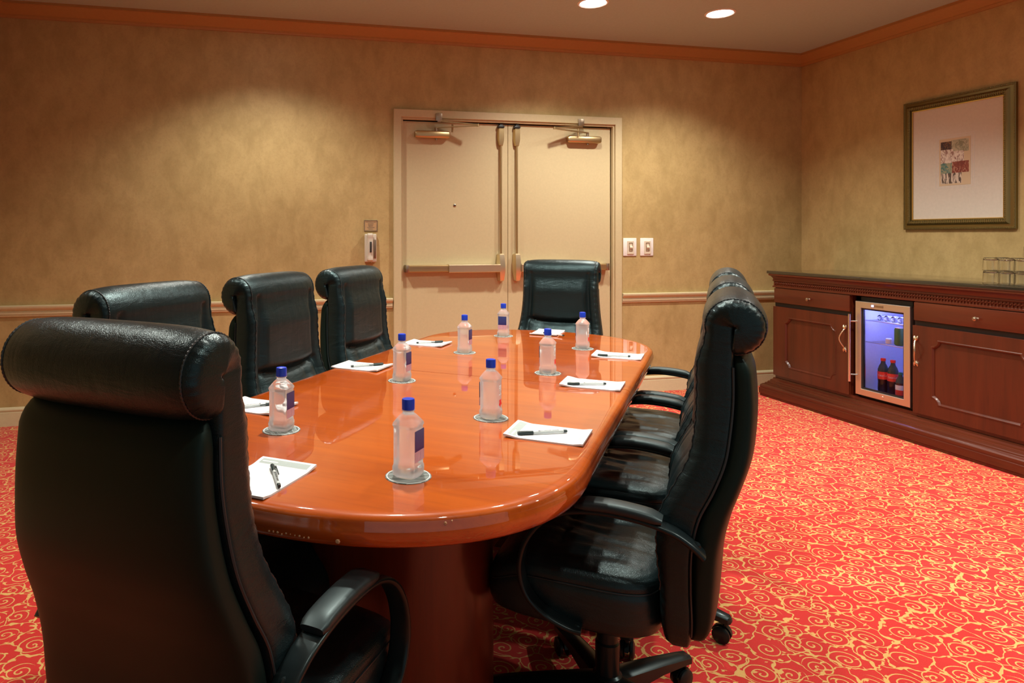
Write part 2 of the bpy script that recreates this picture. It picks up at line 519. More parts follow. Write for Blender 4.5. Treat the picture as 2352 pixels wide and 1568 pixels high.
def text_bm(s, size, extrude=0.0003):
    cu = bpy.data.curves.new('t', 'FONT')
    cu.body = s; cu.size = size; cu.extrude = extrude
    cu.align_x = 'CENTER'; cu.align_y = 'CENTER'
    cu.resolution_u = 3
    o = bpy.data.objects.new('t', cu)
    COL.objects.link(o)
    bpy.context.view_layer.update()
    me = bpy.data.meshes.new_from_object(o)
    bm = bmesh.new(); bm.from_mesh(me)
    bpy.data.objects.remove(o); bpy.data.meshes.remove(me); bpy.data.curves.remove(cu)
    return bm
def interp(tab, z, k):
    """monotone-ish smooth interpolation of column k of a table keyed by its first column"""
    if z <= tab[0][0]: return tab[0][k]
    if z >= tab[-1][0]: return tab[-1][k]
    for i in range(len(tab) - 1):
        a, b = tab[i], tab[i + 1]
        if a[0] <= z <= b[0]:
            h = b[0] - a[0]; t = (z - a[0]) / h
            pa = tab[i - 1] if i > 0 else a; pb = tab[i + 2] if i + 2 < len(tab) else b
            ma = (b[k] - pa[k]) / max(1e-6, b[0] - pa[0]) * h
            mb = (pb[k] - a[k]) / max(1e-6, pb[0] - a[0]) * h
            return (2*t**3 - 3*t**2 + 1) * a[k] + (t**3 - 2*t**2 + t) * ma + (-2*t**3 + 3*t**2) * b[k] + (t**3 - t**2) * mb
def sgnpow(v, e): return math.copysign(abs(v) ** e, v)
def gauss(x, s): return math.exp(-(x / s) ** 2)
def sstep(x, a, b):
    t = max(0, min(1, (x - a) / (b - a))); return t * t * (3 - 2 * t)

# ================================================================== ROOM
bm = B(); box(bm, LX - 0.1, RX + 0.1, FY, BY + 0.1, -0.1, 0.0)
struct('floor', bm, M['carpet'])
bm = B(); box(bm, LX - 0.1, RX + 0.1, FY, BY + 0.1, CZ, CZ + 0.1)
struct('ceiling', bm, M['ceiling'])
DX0, DX1, DZ = 1.02, 2.712, 2.09      # door opening
bm = B()
box(bm, LX - 0.1, DX0, BY, BY + 0.12, 0, CZ)
box(bm, DX1, RX + 0.1, BY, BY + 0.12, 0, CZ)
box(bm, DX0, DX1, BY, BY + 0.12, DZ, CZ)
struct('wall_back', bm, M['wall'])
bm = B(); box(bm, RX, RX + 0.1, FY, BY, 0, CZ); struct('wall_right', bm, M['wall'])
bm = B(); box(bm, LX - 0.1, LX, FY, BY, 0, CZ); struct('wall_left', bm, M['wall'])

CROWN = [(0, 0), (0.014, 0), (0.016, 0.010), (0.022, 0.014), (0.022, 0.020), (0.032, 0.028), (0.045, 0.036),
         (0.066, 0.058), (0.076, 0.066), (0.080, 0.070), (0.090, 0.072), (0.090, 0.088), (0, 0.088)]
def moulding(name, prof, z0, runs, mat):
    bm = B()
    for p0, p1, out in runs:
        prism(bm, prof, (p0[0], p0[1], z0), (p1[0], p1[1], z0), (out[0], out[1], 0), (0, 0, 1))
    return struct(name, bm, mat, smooth=True, angle=30)
e = 0.0
moulding('trim_1', CROWN, CZ - 0.088, [((LX, BY), (RX, BY), (0, -1))], M['crown'])
moulding('trim_2', CROWN, CZ - 0.088, [((RX, FY), (RX, BY), (-1, 0))], M['crown'])
moulding('trim_3', CROWN, CZ - 0.088, [((LX, FY), (LX, BY), (1, 0))], M['crown'])
RAIL = [(0, 0), (0.006, 0), (0.012, 0.004), (0.014, 0.012), (0.012, 0.016), (0.018, 0.019), (0.018, 0.032), (0.014, 0.035),
        (0.014, 0.040), (0.022, 0.045), (0.030, 0.056), (0.032, 0.062), (0.032, 0.072), (0.026, 0.075), (0, 0.075)]
moulding('trim_4', RAIL, 0.702, [((LX, BY), (0.958, BY), (0, -1))], M['trim'])
moulding('trim_5', RAIL, 0.702, [((2.785, BY), (RX, BY), (0, -1))], M['trim'])
moulding('trim_6', RAIL, 0.702, [((RX, FY), (RX, 2.42), (-1, 0)), ((RX, 4.56), (RX, BY), (-1, 0))], M['trim'])
moulding('trim_7', RAIL, 0.702, [((LX, FY), (LX, BY), (1, 0))], M['trim'])
BASE = [(0, 0), (0.012, 0), (0.012, 0.088), (0.009, 0.092), (0.010, 0.096), (0.014, 0.101), (0.014, 0.108), (0.008, 0.118), (0, 0.121)]
moulding('baseboard_back', BASE, 0.0, [((LX, BY), (0.958, BY), (0, -1)), ((2.785, BY), (RX, BY), (0, -1))], M['trim'])
moulding('baseboard_right', BASE, 0.0, [((RX, FY), (RX, 2.42), (-1, 0)), ((RX, 4.56), (RX, BY), (-1, 0))], M['trim'])
moulding('baseboard_left', BASE, 0.0, [((LX, FY), (LX, BY), (1, 0))], M['trim'])

# door frame: stepped casing with a rebate
bm = B()
def jamb(x0, x1, y0, y1, z0, z1): box(bm, x0, x1, y0, y1, z0, z1, 0.0015, 1)
FO0, FO1, FOT = 0.965, 2.778, 2.145
fi0, fi1, fit = 1.022, 2.712, 2.088
prof = [(0.0, 0.0), (0.0, 0.020), (0.002, 0.024), (0.055, 0.024), (0.057, 0.022), (0.057, 0.010), (0.069, 0.010),
        (0.071, 0.008), (0.071, -0.022), (0.057, -0.022), (0.057, 0.0)]
nrm = Vector((0, -1, 0))
pts = [Vector((FO1, BY, 0)), Vector((FO1, BY, FOT)), Vector((FO0, BY, FOT)), Vector((FO0, BY, 0))]
rings = []
for i, p in enumerate(pts):
    if i == 0: mit = Vector((-1, 0, 0))
    elif i == 1: mit = Vector((-1, 0, -1))
    elif i == 2: mit = Vector((1, 0, -1))
    else: mit = Vector((1, 0, 0))
    rings.append([p + mit * a + nrm * h for a, h in prof])
loft(bm, rings)
struct('trim_8', bm, M['door'], smooth=True, angle=20)

# ---------------- doors
DXM = 1.853
YD = BY + 0.020    # face of the leaves
def door_leaf(name, x0, x1, side):
    bm = B(); box(bm, x0, x1, YD, YD + 0.045, 0.008, 2.066, 0.002, 1)
    d = struct(name, bm, M['door'])
    inner = x1 if side < 0 else x0       # meeting edge
    s = -side                            # direction from hinge to meeting edge
    rx = 1.790 if side < 0 else 1.917    # vertical rod
    # rod
    bm = B(); tube(bm, [(rx, YD - 0.020, 1.915), (rx, YD - 0.022, 1.07)], 0.0075, 12)
    obj('vertical_rod', bm, M['brass'], d)
    # top latch case
    bm = B()
    rings = []
    for z, hw, dp in ((2.034, 0.021, 0.030), (2.026, 0.026, 0.036), (1.950, 0.026, 0.036), (1.905, 0.017, 0.030), (1.900, 0.012, 0.02)):
        rings.append([Vector((rx - hw, YD + 0.0, z)), Vector((rx - hw * 0.75, YD - dp, z)), Vector((rx + hw * 0.75, YD - dp, z)), Vector((rx + hw, YD + 0.0, z))])
    loft(bm, rings)
    lc = obj('top_latch', bm, M['brass'], d, angle=20)
    bm = B(); box(bm, rx - 0.024, rx + 0.024, YD - 0.034, YD - 0.002, 2.036, 2.054, 0.003); box(bm, rx - 0.012, rx + 0.012, YD - 0.03, YD - 0.002, 2.050, 2.064)
    obj('latch_bolt', bm, M['dark'], lc)
    # centre case of the exit device
    bm = B()
    rings = []
    for z, hw, dp in ((1.092, 0.022, 0.034), (1.084, 0.029, 0.044), (1.010, 0.033, 0.058), (0.955, 0.033, 0.058), (0.895, 0.024, 0.046), (0.886, 0.018, 0.036)):
        rings.append([Vector((rx - hw, YD, z)), Vector((rx - hw, YD - dp * 0.45, z)), Vector((rx - hw * 0.62, YD - dp, z)), Vector((rx + hw * 0.62, YD - dp, z)), Vector((rx + hw, YD - dp * 0.45, z)), Vector((rx + hw, YD, z))])
    loft(bm, rings)
    obj('latch_case', bm, M['brassl'], d, angle=20)
    # push bar
    if side < 0:
        a0, a1, b0, b1 = 1.064, 1.372, 1.372, rx - 0.02
    else:
        a0, a1, b0, b1 = 2.35, 2.650, rx + 0.02, 2.35
    bm = B()
    P = [(0.962, 0.0), (0.962, -0.050), (0.968, -0.058), (1.006, -0.058), (1.012, -0.050), (1.012, 0.0)]
    loft(bm, [[Vector((x, YD + y, z)) for z, y in P] for x in (a0, a1)])
    hb = obj('bar_housing', bm, M['brass'], d, angle=20)
    bm = B()
    for zz in (0.986, 0.994): box(bm, a0 + 0.02, a1, YD - 0.0592, YD - 0.057, zz, zz + 0.0015)
    obj('bar_groove', bm, M['pewter'], hb)
    bm = B(); xe = a0 if side < 0 else a1
    box(bm, xe - 0.013, xe + 0.013, YD - 0.060, YD, 0.960, 1.014, 0.003)
    obj('end_cap', bm, M['pewter'], hb)
    bm = B()
    P = [(0.957, -0.004), (0.957, -0.066), (0.962, -0.072), (1.010, -0.072), (1.016, -0.064), (1.016, -0.004)]
    loft(bm, [[Vector((x, YD + y, z)) for z, y in P] for x in (b0, b1)])
    obj('push_bar', bm, M['brassl'], d, angle=20)
    # door closer
    if side < 0: c0, c1, bx, ax, ex = 1.125, 1.385, 1.300, 1.40, 1.572
    else: c0, c1, bx, ax, ex = 2.325, 2.600, 2.428, 2.40, 2.172
    bm = B()
    rings = []
    for x, k in ((c0, 0.78), (c0 + 0.012, 1.0), (c1 - 0.012, 1.0), (c1, 0.78)):
        rings.append([Vector((x, YD - 0.005 - 0.048 * k * (0.5 - 0.5 * math.cos(a)) , 1.966 + 0.027 * k * math.sin(a))) if False else
                      Vector((x, YD - 0.028 - 0.026 * k * sgnpow(math.cos(a), 0.5), 1.968 + 0.027 * k * sgnpow(math.sin(a), 0.5))) for a in [2 * math.pi * i / 16 for i in range(16)]])
    loft(bm, rings)
    cl = obj('door_closer', bm, M['brass'], d, angle=30)
    bm = B(); tube(bm, [((c0 + c1) / 2 + 0.03, YD - 0.028, 1.945), ((c0 + c1) / 2 + 0.03, YD - 0.028, 1.928)], 0.009, 10)
    tube(bm, [((c0 + c1) / 2 + 0.03, YD - 0.028, 1.99), ((c0 + c1) / 2 + 0.03, YD - 0.028, 2.022)], 0.011, 10)
    obj('closer_spindle', bm, M['pewter'], cl)
    bm = B()
    px_ = (c0 + c1) / 2 + 0.03
    def strap(p, q, w=0.009, h=0.004):
        p, q = Vector(p), Vector(q); dd = (q - p).normalized(); sd = dd.cross(Vector((0, 0, 1))).normalized(); up = sd.cross(dd)
        loft(bm, [[c + sd * a * w + up * b * h for a, b in ((-1, -1), (1, -1), (1, 1), (-1, 1))] for c in (p, q)])
    strap((px_, YD - 0.03, 2.020), (ex, YD - 0.13, 2.028))
    strap((ex, YD - 0.13, 2.036), (bx + 0.01, YD - 0.045, 2.066))
    tube(bm, [(ex, YD - 0.13, 2.022), (ex, YD - 0.13, 2.042)], 0.009, 10)
    tube(bm, [(ax, YD - 0.06, 2.045), (ax, YD - 0.06, 1.985)], 0.007, 8)
    obj('closer_arm', bm, M['brass'], cl)
    bm = B(); box(bm, bx - 0.024, bx + 0.024, BY - 0.036, BY - 0.0235, 2.066, 2.122, 0.002)
    box(bm, bx - 0.012, bx + 0.014, YD - 0.055, BY - 0.026, 2.058, 2.082, 0.002)
    for sx in (-0.011, 0.011): tube(bm, [(bx + sx, BY - 0.034, 2.098), (bx + sx, BY - 0.037, 2.098)], 0.004, 8)
    obj('closer_bracket', bm, M['pewter'], cl)
    return d
d1 = door_leaf('door_1', 1.036, DXM - 0.0015, -1)
d2 = door_leaf('door_2', DXM + 0.0015, 2.700, 1)
bm = B()
lathe(bm, [(0.0, 0), (0.011, 0), (0.011, 0.003), (0.008, 0.005), (0.0, 0.005)], 20, Matrix.Translation((1.434, YD, 1.452)) @ Matrix.Rotation(math.radians(90), 4, 'X'))
ph = obj('peephole', bm, M['pewter'], d1)
bm = B(); lathe(bm, [(0, 0.004), (0.005, 0.004), (0.005, 0.0065), (0, 0.0065)], 16, Matrix.Translation((1.434, YD, 1.452)) @ Matrix.Rotation(math.radians(90), 4, 'X'))
obj('lens', bm, M['dark'], ph)
# backing behind the leaf gap
bm = B(); box(bm, DX0 - 0.02, DX1 + 0.02, BY + 0.09, BY + 0.11, 0, DZ)
struct('trim_9', bm, M['black'])

# ---------------- wall telephone, sign, dimmers
t = thing('wall_telephone', 'ivory handset telephone hanging on the wall left of the double door', 'telephone', (0.799, BY, 1.035))
bm = B(); box(bm, -0.046, 0.040, -0.030, 0, 0.003, 0.205, 0.008, 3); obj('phone_body', bm, M['phone'], t)
bm = B()
rings = []
for i in range(21):
    z = 0.010 + 0.20 * i / 20
    k = abs(i - 10) / 10
    yc = -0.050 - 0.012 * (1 - k ** 3); th = 0.010 + 0.010 * sstep(k, 0.55, 0.9); w = 0.019 + 0.004 * k ** 3
    if i in (0, 20): th *= 0.6; w *= 0.75
    rings.append([Vector((-0.012 + w * sgnpow(math.cos(a), 0.6), yc + th * sgnpow(math.sin(a), 0.6), z)) for a in [2 * math.pi * j / 16 for j in range(16)]])
loft(bm, rings); hs = obj('handset', bm, M['phone'], t)
bm = B(); box(bm, -0.017, -0.005, -0.0835, -0.068, 0.075, 0.150, 0.002); obj('keypad', bm, M['dark'], hs)
bm = B()
tube(bm, [(-0.012 + 0.014 * math.sin(a * 0.5), -0.04 - 0.004 * math.cos(a * 6), 0.012 - 0.012 * math.sin(a / 2)) for a in [i * 0.2 for i in range(32)]], 0.002, 6)
obj('cord', bm, M['phone'], t)
bm = B(); box(bm, 0.018, 0.036, -0.034, -0.028, 0.03, 0.165, 0.003); obj('cradle', bm, M['pewter'], t)
t = thing('instruction_sign', 'small bronze coloured instruction plate above the wall telephone', 'sign', (0.800, BY, 1.300))
bm = B(); box(bm, -0.046, 0.046, -0.004, 0, -0.037, 0.037, 0.001, 1); obj('plate', bm, M['sign'], t)
bm = B(); frame_sweep(bm, [(0, 0), (0, 0.006), (0.004, 0.006), (0.004, 0)], [(0.048, 0, -0.039), (0.048, 0, 0.039), (-0.048, 0, 0.039), (-0.048, 0, -0.039)], (0, -1, 0)); obj('sign_frame', bm, M['pewter'], t)
bm = B()
rnd = random.Random(3)
for z, w in ((0.026, 0.037), (0.015, 0.020), (0.005, 0.018), (-0.004, 0.016), (-0.013, 0.026), (-0.024, 0.017)):
    x = -w
    while x < w:
        l = rnd.uniform(0.003, 0.008); box(bm, x, min(w, x + l), -0.0046, -0.004, z - 0.0022, z + 0.0022); x += l + 0.0016
obj('small_print', bm, M['pewter'], t)
def dimmer(cx, label):
    t = thing('dimmer_switch', label, 'light switch', (cx, BY, 1.139), 0, 'dimmers beside the double door')
    bm = B(); box(bm, -0.057, 0.057, -0.007, 0, -0.070, 0.070, 0.003, 2); obj('wall_plate', bm, M['white'], t)
    bm = B(); box(bm, -0.025, 0.031, -0.013, -0.006, -0.056, 0.048, 0.002, 1); f = obj('inner_plate', bm, M['cream'], t)
    bm = B(); frame_sweep(bm, [(0, 0), (0, 0.0025), (0.003, 0.0025), (0.003, 0)], [(0.018, -0.013, -0.032), (0.018, -0.013, 0.034), (-0.012, -0.013, 0.034), (-0.012, -0.013, -0.032)], (0, -1, 0)); obj('slot', bm, M['pewter'], f)
    bm = B()
    loft(bm, [[Vector((0.003 + a * 0.011, -0.013 - y, z)) for a in (-1, 1)] + [Vector((0.003 + a * 0.011, -0.012, z)) for a in (1, -1)] for z, y in ((0.012, 0.002), (-0.001, 0.011), (-0.010, 0.010), (-0.014, 0.001))])
    obj('slider', bm, M['cream'], f, smooth=False)
    return t
dimmer(2.855, 'white dimmer switch plate nearest the door frame')
dimmer(3.002, 'white dimmer switch plate farther right from the door frame')

# ---------------- ceiling lamps (the room's downlights)
for i, (lx, ly, k, seen) in enumerate(LAMPS):
    lab = {0: 'recessed ceiling downlight left of the two in view, above the double door side',
           1: 'recessed ceiling downlight nearer the right wall, right of the two in view'}.get(i, 'recessed ceiling downlight outside the photographed view')
    t = thing('downlight', lab, 'ceiling light', (lx, ly, CZ), 0, 'recessed downlights')
    bm = B()
    ring_prof = [(0.080, 0), (0.098, 0), (0.098, -0.004), (0.088, -0.008), (0.080, -0.004)]
    tor = [[bm.verts.new((r * math.cos(math.pi * q / 20), r * math.sin(math.pi * q / 20), z)) for q in range(40)] for r, z in ring_prof]
    for a, b in zip(tor, tor[1:] + tor[:1]):
        for q in range(40): bm.faces.new((a[q], a[(q + 1) % 40], b[(q + 1) % 40], b[q]))
    obj('trim_ring', bm, M['white'], t)
    bm = B(); lathe(bm, [(0.0, 0), (0.080, 0), (0.080, -0.003), (0.0, -0.0031)], 40); obj('lamp_disc', bm, M['lamp'], t)
    ld = bpy.data.lights.new('downlight_beam', 'SPOT')
    ld.energy = LAMP_POWER * k
    ld.color = LAMP_COLOR
    ld.spot_size = math.radians(130)
    ld.spot_blend = 0.7
    ld.shadow_soft_size = 0.05
    lo = bpy.data.objects.new('downlight_beam', ld)
    COL.objects.link(lo)
    lo.parent = t
    lo.location = (0, 0, -0.02)

# ================================================================== TABLE
TH = 0.75
TC, NC = 2.21, -0.762
HW, HL, DE = 0.515, 1.22, 0.45
tx, ty = TW(TC, NC)
table = thing('conference_table', 'long racetrack shaped conference table with glossy orange red mahogany top', 'table', (tx, ty, 0), -TA)
# local frame: +y along the table, +x across
def half_outline(ins, s, gap=0.0016, n=44):
    pts = []
    hw = HW - ins; de = DE - ins
    ys = [gap, 0.20, 0.45, HL - DE]
    for y in ys: pts.append((hw, y))
    for i in range(1, n):
        a = math.pi * i / n
        pts.append((hw * sgnpow(math.cos(a), 0.93), HL - DE + de * sgnpow(math.sin(a), 0.93)))
    for y in reversed(ys): pts.append((-hw, y))
    return [(x * s, y * s) for x, y in pts]
EDGE = [(0.030, TH), (0.018, TH), (0.012, TH - 0.0015), (0.006, TH - 0.0055), (0.003, TH - 0.011), (0.0035, TH - 0.016), (0.001, TH - 0.022),
        (0.0, TH - 0.030), (0.003, TH - 0.044), (0.008, TH - 0.053), (0.015, TH - 0.058), (0.040, TH - 0.060)]
for s, lab in ((-1, 'near half of the table top'), (1, 'far half of the table top')):
    bm = B()
    loft(bm, [[Vector((x, y, z)) for x, y in half_outline(i, s)] for i, z in EDGE])
    tt = obj('tabletop', bm, M['table'], table, angle=50)
    if s < 0:
        bm = B()
        rnd = random.Random(5)
        def chip(px, py, z, r):
            # a point on the near end edge, found from its angle round the end
            lathe(bm, [(0, 0.0012), (r * 0.7, 0.001), (r, -0.001), (0, -0.002)], 7, Matrix.Translation((px, py, z)) @ Matrix.Rotation(math.radians(90), 4, 'X') @ Matrix.Scale(rnd.uniform(0.7, 1.1), 4, (1, 0, 0)))
        clusters = [[(0.040 + 0.0085 * k, TH - 0.043 + rnd.uniform(-0.0015, 0.0015), rnd.uniform(0.0012, 0.0026)) for k in range(10)],
                    [(0.168, TH - 0.045, 0.0046)], [(0.335, TH - 0.014, 0.0038), (0.345, TH - 0.011, 0.002)]]
        for cl_ in clusters:
            bm = B()
            for xx, z, r in cl_:
                yy = -(HL - DE) - DE * (1 - (abs(xx) / HW) ** (2 / 0.93)) ** (0.93 / 2)
                chip(xx, yy + 0.0005 + (0.002 if z < TH - 0.03 else 0.004), z, r)
            obj('chipped_varnish', bm, M['chip'], tt, label='pale chips in the varnish of the table edge')
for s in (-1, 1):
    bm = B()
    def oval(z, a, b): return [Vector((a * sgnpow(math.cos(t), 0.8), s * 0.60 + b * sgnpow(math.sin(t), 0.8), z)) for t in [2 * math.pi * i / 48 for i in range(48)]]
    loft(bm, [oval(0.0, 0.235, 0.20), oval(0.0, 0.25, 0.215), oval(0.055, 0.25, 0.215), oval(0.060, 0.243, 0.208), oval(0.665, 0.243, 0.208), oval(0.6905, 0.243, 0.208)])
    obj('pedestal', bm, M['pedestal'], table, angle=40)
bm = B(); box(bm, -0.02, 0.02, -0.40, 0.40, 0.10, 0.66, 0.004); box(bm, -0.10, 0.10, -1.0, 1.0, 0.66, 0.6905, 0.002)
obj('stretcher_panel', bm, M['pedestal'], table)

# ================================================================== CHAIRS
# side profile: z, front face, seam, rear face, half width
PROF = [(0.335, -0.165, -0.196, -0.212, 0.195), (0.350, -0.145, -0.203, -0.230, 0.208), (0.40, -0.136, -0.208, -0.248, 0.222),
        (0.48, -0.138, -0.206, -0.257, 0.228), (0.56, -0.142, -0.208, -0.264, 0.230), (0.63, -0.150, -0.222, -0.280, 0.228),
        (0.69, -0.178, -0.250, -0.301, 0.222), (0.75, -0.208, -0.272, -0.320, 0.213), (0.81, -0.220, -0.282, -0.328, 0.204),
        (0.88, -0.2235, -0.288, -0.330, 0.197), (0.96, -0.2235, -0.288, -0.322, 0.194), (1.034, -0.2235, -0.291, -0.300, 0.194)]
RYC, RZC, RR = -0.288, 1.034, 0.0645
def smoothpath(pts, n=8):
    """Catmull-Rom through the points"""
    P = [Vector(p) for p in pts]
    out = []
    for i in range(len(P) - 1):
        p0 = P[max(i - 1, 0)]; p1 = P[i]; p2 = P[i + 1]; p3 = P[min(i + 2, len(P) - 1)]
        for k in range(n):
            t = k / n
            out.append(0.5 * ((2 * p1) + (p2 - p0) * t + (2 * p0 - 5 * p1 + 4 * p2 - p3) * t * t + (3 * p1 - p0 - 3 * p2 + p3) * t ** 3))
    out.append(P[-1])
    return out

def front_disp(x, z, hw):
    u = abs(x) / hw
    d = 0.0
    d += 0.020 * sstep(u, 0.70, 1.0) * (1 - sstep(u, 0.93, 1.02) * 0.5) * sstep(z, 0.42, 0.6) * (1 - sstep(z, 0.94, 1.02))
    zc = 0.772 + 0.028 * u * u
    inside = 1 - sstep(u, 0.62, 0.76)
    d += 0.018 * inside * sstep(z, zc, zc + 0.035) * (1 - sstep(z, 0.93, 1.02))
    d -= 0.012 * gauss(z - zc, 0.010) * (1 - sstep(u, 0.70, 0.85))
    d -= 0.006 * gauss(u - 0.77, 0.035) * sstep(z, 0.45, 0.55)
    d += 0.012 * inside * gauss(z - 0.70, 0.07)
    if 0.60 < z < zc:
        env = sstep(z, 0.60, 0.66) * (1 - sstep(z, zc - 0.03, zc))
        for c in (-0.42, -0.14, 0.14, 0.42):
            d -= 0.0060 * gauss(x / hw - c, 0.028) * env
    # gathered folds on the side bolsters
    d += 0.0012 * math.sin(z * 230 + u * 9) * sstep(u, 0.84, 0.95)
    return d

def make_chair():
    t = thing('conference_chair', 'x', 'chair', (0, 0, 0), 0, 'high back leather chairs around the table')
    LE = M['leather']
    # --- backrest cushion, rolled over at the top
    bm = B()
    N, L = 120, 92
    E1 = 0.42
    def sect(a):
        c_, q = math.cos(a), math.sin(a)
        e2 = E1 if q >= 0 else 0.2
        return sgnpow(c_, e2), sgnpow(q, e2)
    def q_at(u):     # height of the rounded shoulder at a fraction u of the half width
        c_ = u ** (1 / E1)
        return (max(0.0, 1 - c_ * c_)) ** (E1 / 2)
    rings = []
    for i in range(L + 1):
        z = 0.3355 + (RZC - 0.3355) * i / L
        yf, ym, hw = interp(PROF, z, 1), interp(PROF, z, 2), interp(PROF, z, 4)
        k = 0.90 if i == 0 else 1.0
        ring = []
        for j in range(N):
            c_, q = sect(2 * math.pi * (j + 0.5) / N)
            x = hw * k * c_
            y = (yf + ym) / 2 + q * k * (yf - ym) / 2
            if q > 0: y += front_disp(x, z, hw) * min(1, q * 1.3)
            if abs(x) > hw * 0.9: x += math.copysign(0.0018 * math.sin(z * 210 + q * 5) * (1 - abs(q)), x)
            ring.append(Vector((x, y, z)))
        rings.append(ring)
    NW = 54
    HWR = 0.194
    def roll_r(f): return RR * (1 + 0.03 * math.sin(math.pi * f))
    for i in range(1, NW + 1):
        ph_ = math.radians(279) * i / NW
        f = i / NW
        ro = roll_r(f)
        ri = -0.003
        kx = 1.0 if i < NW else 0.97
        ring = []
        for j in range(N):
            c_, q = sect(2 * math.pi * (j + 0.5) / N)
            x = HWR * kx * c_
            rad = (ro + ri) / 2 + q * (ro - ri) / 2
            u = abs(x) / HWR
            x += math.copysign(0.010 * (1 - (rad / ro) ** 2) * sstep(f, 0.0, 0.25), x) * (u > 0.8)
            rad *= 1 + 0.02 * (1 - min(1, u) ** 2)
            if u > 0.90 and q > 0.2: rad += 0.0012 * math.sin(ph_ * 22) * sstep(u, 0.90, 0.97)
            ring.append(Vector((x, RYC + rad * math.cos(ph_), RZC + rad * math.sin(ph_))))
        rings.append(ring)
    loft(bm, rings)
    hr = obj('backrest', bm, LE, t, angle=70)
    US = 0.93
    qs = q_at(US)
    for sx in (-1, 1):
        bm = B()
        pts = []
        for i in range(170):
            z = 0.46 + (RZC - 0.46) * i / 170
            hw = interp(PROF, z, 4); yf, ym = interp(PROF, z, 1), interp(PROF, z, 2)
            pts.append((sx * hw * US, (yf + ym) / 2 + qs * (yf - ym) / 2 + front_disp(hw * US, z, hw) + 0.0005 * math.sin(i * 2.1) + 0.0008, z))
        for i in range(130):
            f = i / 129 * 0.97
            a = math.radians(279) * f
            rr = roll_r(f) / 2 * (1 + qs) + 0.0008 + 0.0006 * math.sin(i * 2.1)
            pts.append((sx * HWR * US, RYC + rr * math.cos(a), RZC + rr * math.sin(a)))
        tube(bm, pts, 0.0017, 6)
        obj('stitching', bm, M['thread'], hr)
    # --- rear panel
    bm = B()
    rings = []
    for i in range(61):
        z = 0.345 + (0.978 - 0.345) * i / 60
        ym, yr, hw = interp(PROF, z, 2), interp(PROF, z, 3), interp(PROF, z, 4) - 0.006
        k = 1.0; kk = 1.0
        if i < 4: k = [0.80, 0.93, 0.98, 0.995][i]; kk = [0.5, 0.8, 0.93, 0.98][i]
        if i > 56: k = [0.99, 0.975, 0.95, 0.90][i - 57]; kk = [0.95, 0.85, 0.65, 0.35][i - 57]
        ring = []
        for j in range(72):
            a = 2 * math.pi * j / 72
            x = hw * k * sgnpow(math.cos(a), 0.45); q = sgnpow(math.sin(a), 0.45)
            y0, y1 = ym + 0.008, ym + (yr - ym) * kk
            y = (y0 + y1) / 2 + q * (y0 - y1) / 2
            if q < 0: y -= 0.008 * (1 - (x / hw) ** 2) * kk
            ring.append(Vector((x, y, z)))
        rings.append(ring)
    loft(bm, rings)
    bp = obj('rear_panel', bm, M['shell'], t, angle=60)
    for sx in (-1, 1):
        bm = B()
        pts = [(sx * (interp(PROF, z, 4) - 0.0015), interp(PROF, z, 2) + 0.003, z) for z in [0.375 + 0.575 * i / 60 for i in range(61)]]
        tube(bm, pts, 0.0026, 6)
        obj('piping', bm, M['thread'], bp)
    # --- seat
    bm = B()
    lev = [(0.80, 0.333), (0.92, 0.336), (0.975, 0.346), (0.995, 0.365), (1.0, 0.395), (0.998, 0.425), (0.985, 0.436), (0.980, 0.439),
           (0.988, 0.443), (0.985, 0.452), (0.965, 0.463), (0.93, 0.471), (0.86, 0.478), (0.76, 0.483), (0.62, 0.487), (0.46, 0.489), (0.30, 0.490), (0.14, 0.490), (0.03, 0.490)]
    lev2 = []
    for a, b in zip(lev, lev[1:]):
        for k in range(3): lev2.append((a[0] + (b[0] - a[0]) * k / 3, a[1] + (b[1] - a[1]) * k / 3))
    lev2.append(lev[-1])
    NS = 120
    SX, SY0, SY1 = 0.232, -0.150, 0.268
    cy, sy = (SY0 + SY1) / 2, (SY1 - SY0) / 2
    rings = []
    for k, z in lev2:
        ring = []
        for j in range(NS):
            a = 2 * math.pi * j / NS
            x = SX * k * sgnpow(math.cos(a), 0.42); y = cy + sy * k * sgnpow(math.sin(a), 0.42)
            zz = z
            top = sstep(z, 0.445, 0.48)
            zz -= 0.055 * sstep(y, 0.13, 0.29) ** 1.3 * sstep(z, 0.33, 0.45)
            zz -= top * 0.010 * gauss(x, 0.13) * gauss(y - 0.0, 0.12)
            w = sum(A_ * math.sin(f_ * x + g_ * y + p_) for A_, f_, g_, p_ in ((1.0, 95, 12, 0.3), (0.7, 150, -25, 1.2), (0.6, 62, 38, 2.0)))
            zz += top * 0.0019 * w * gauss(y - 0.02, 0.10) * (1 - sstep(abs(x), 0.15, 0.22))
            zz -= top * 0.005 * (gauss(y - 0.093, 0.005) + gauss(abs(x) - 0.178, 0.006) * 0.0)
            ring.append(Vector((x, y, zz)))
        rings.append(ring)
    loft(bm, rings)
    st = obj('seat', bm, LE, t, angle=70)
    bm = B()
    pts = []
    for j in range(NS):
        a = 2 * math.pi * j / NS
        y = cy + sy * 0.987 * sgnpow(math.sin(a), 0.42)
        pts.append((SX * 0.987 * sgnpow(math.cos(a), 0.42), y, 0.4395 - 0.055 * sstep(y, 0.13, 0.29) ** 1.3 * sstep(0.4395, 0.33, 0.45)))
    tube(bm, pts, 0.0022, 6, closed=True)
    obj('seat_piping', bm, M['thread'], st)
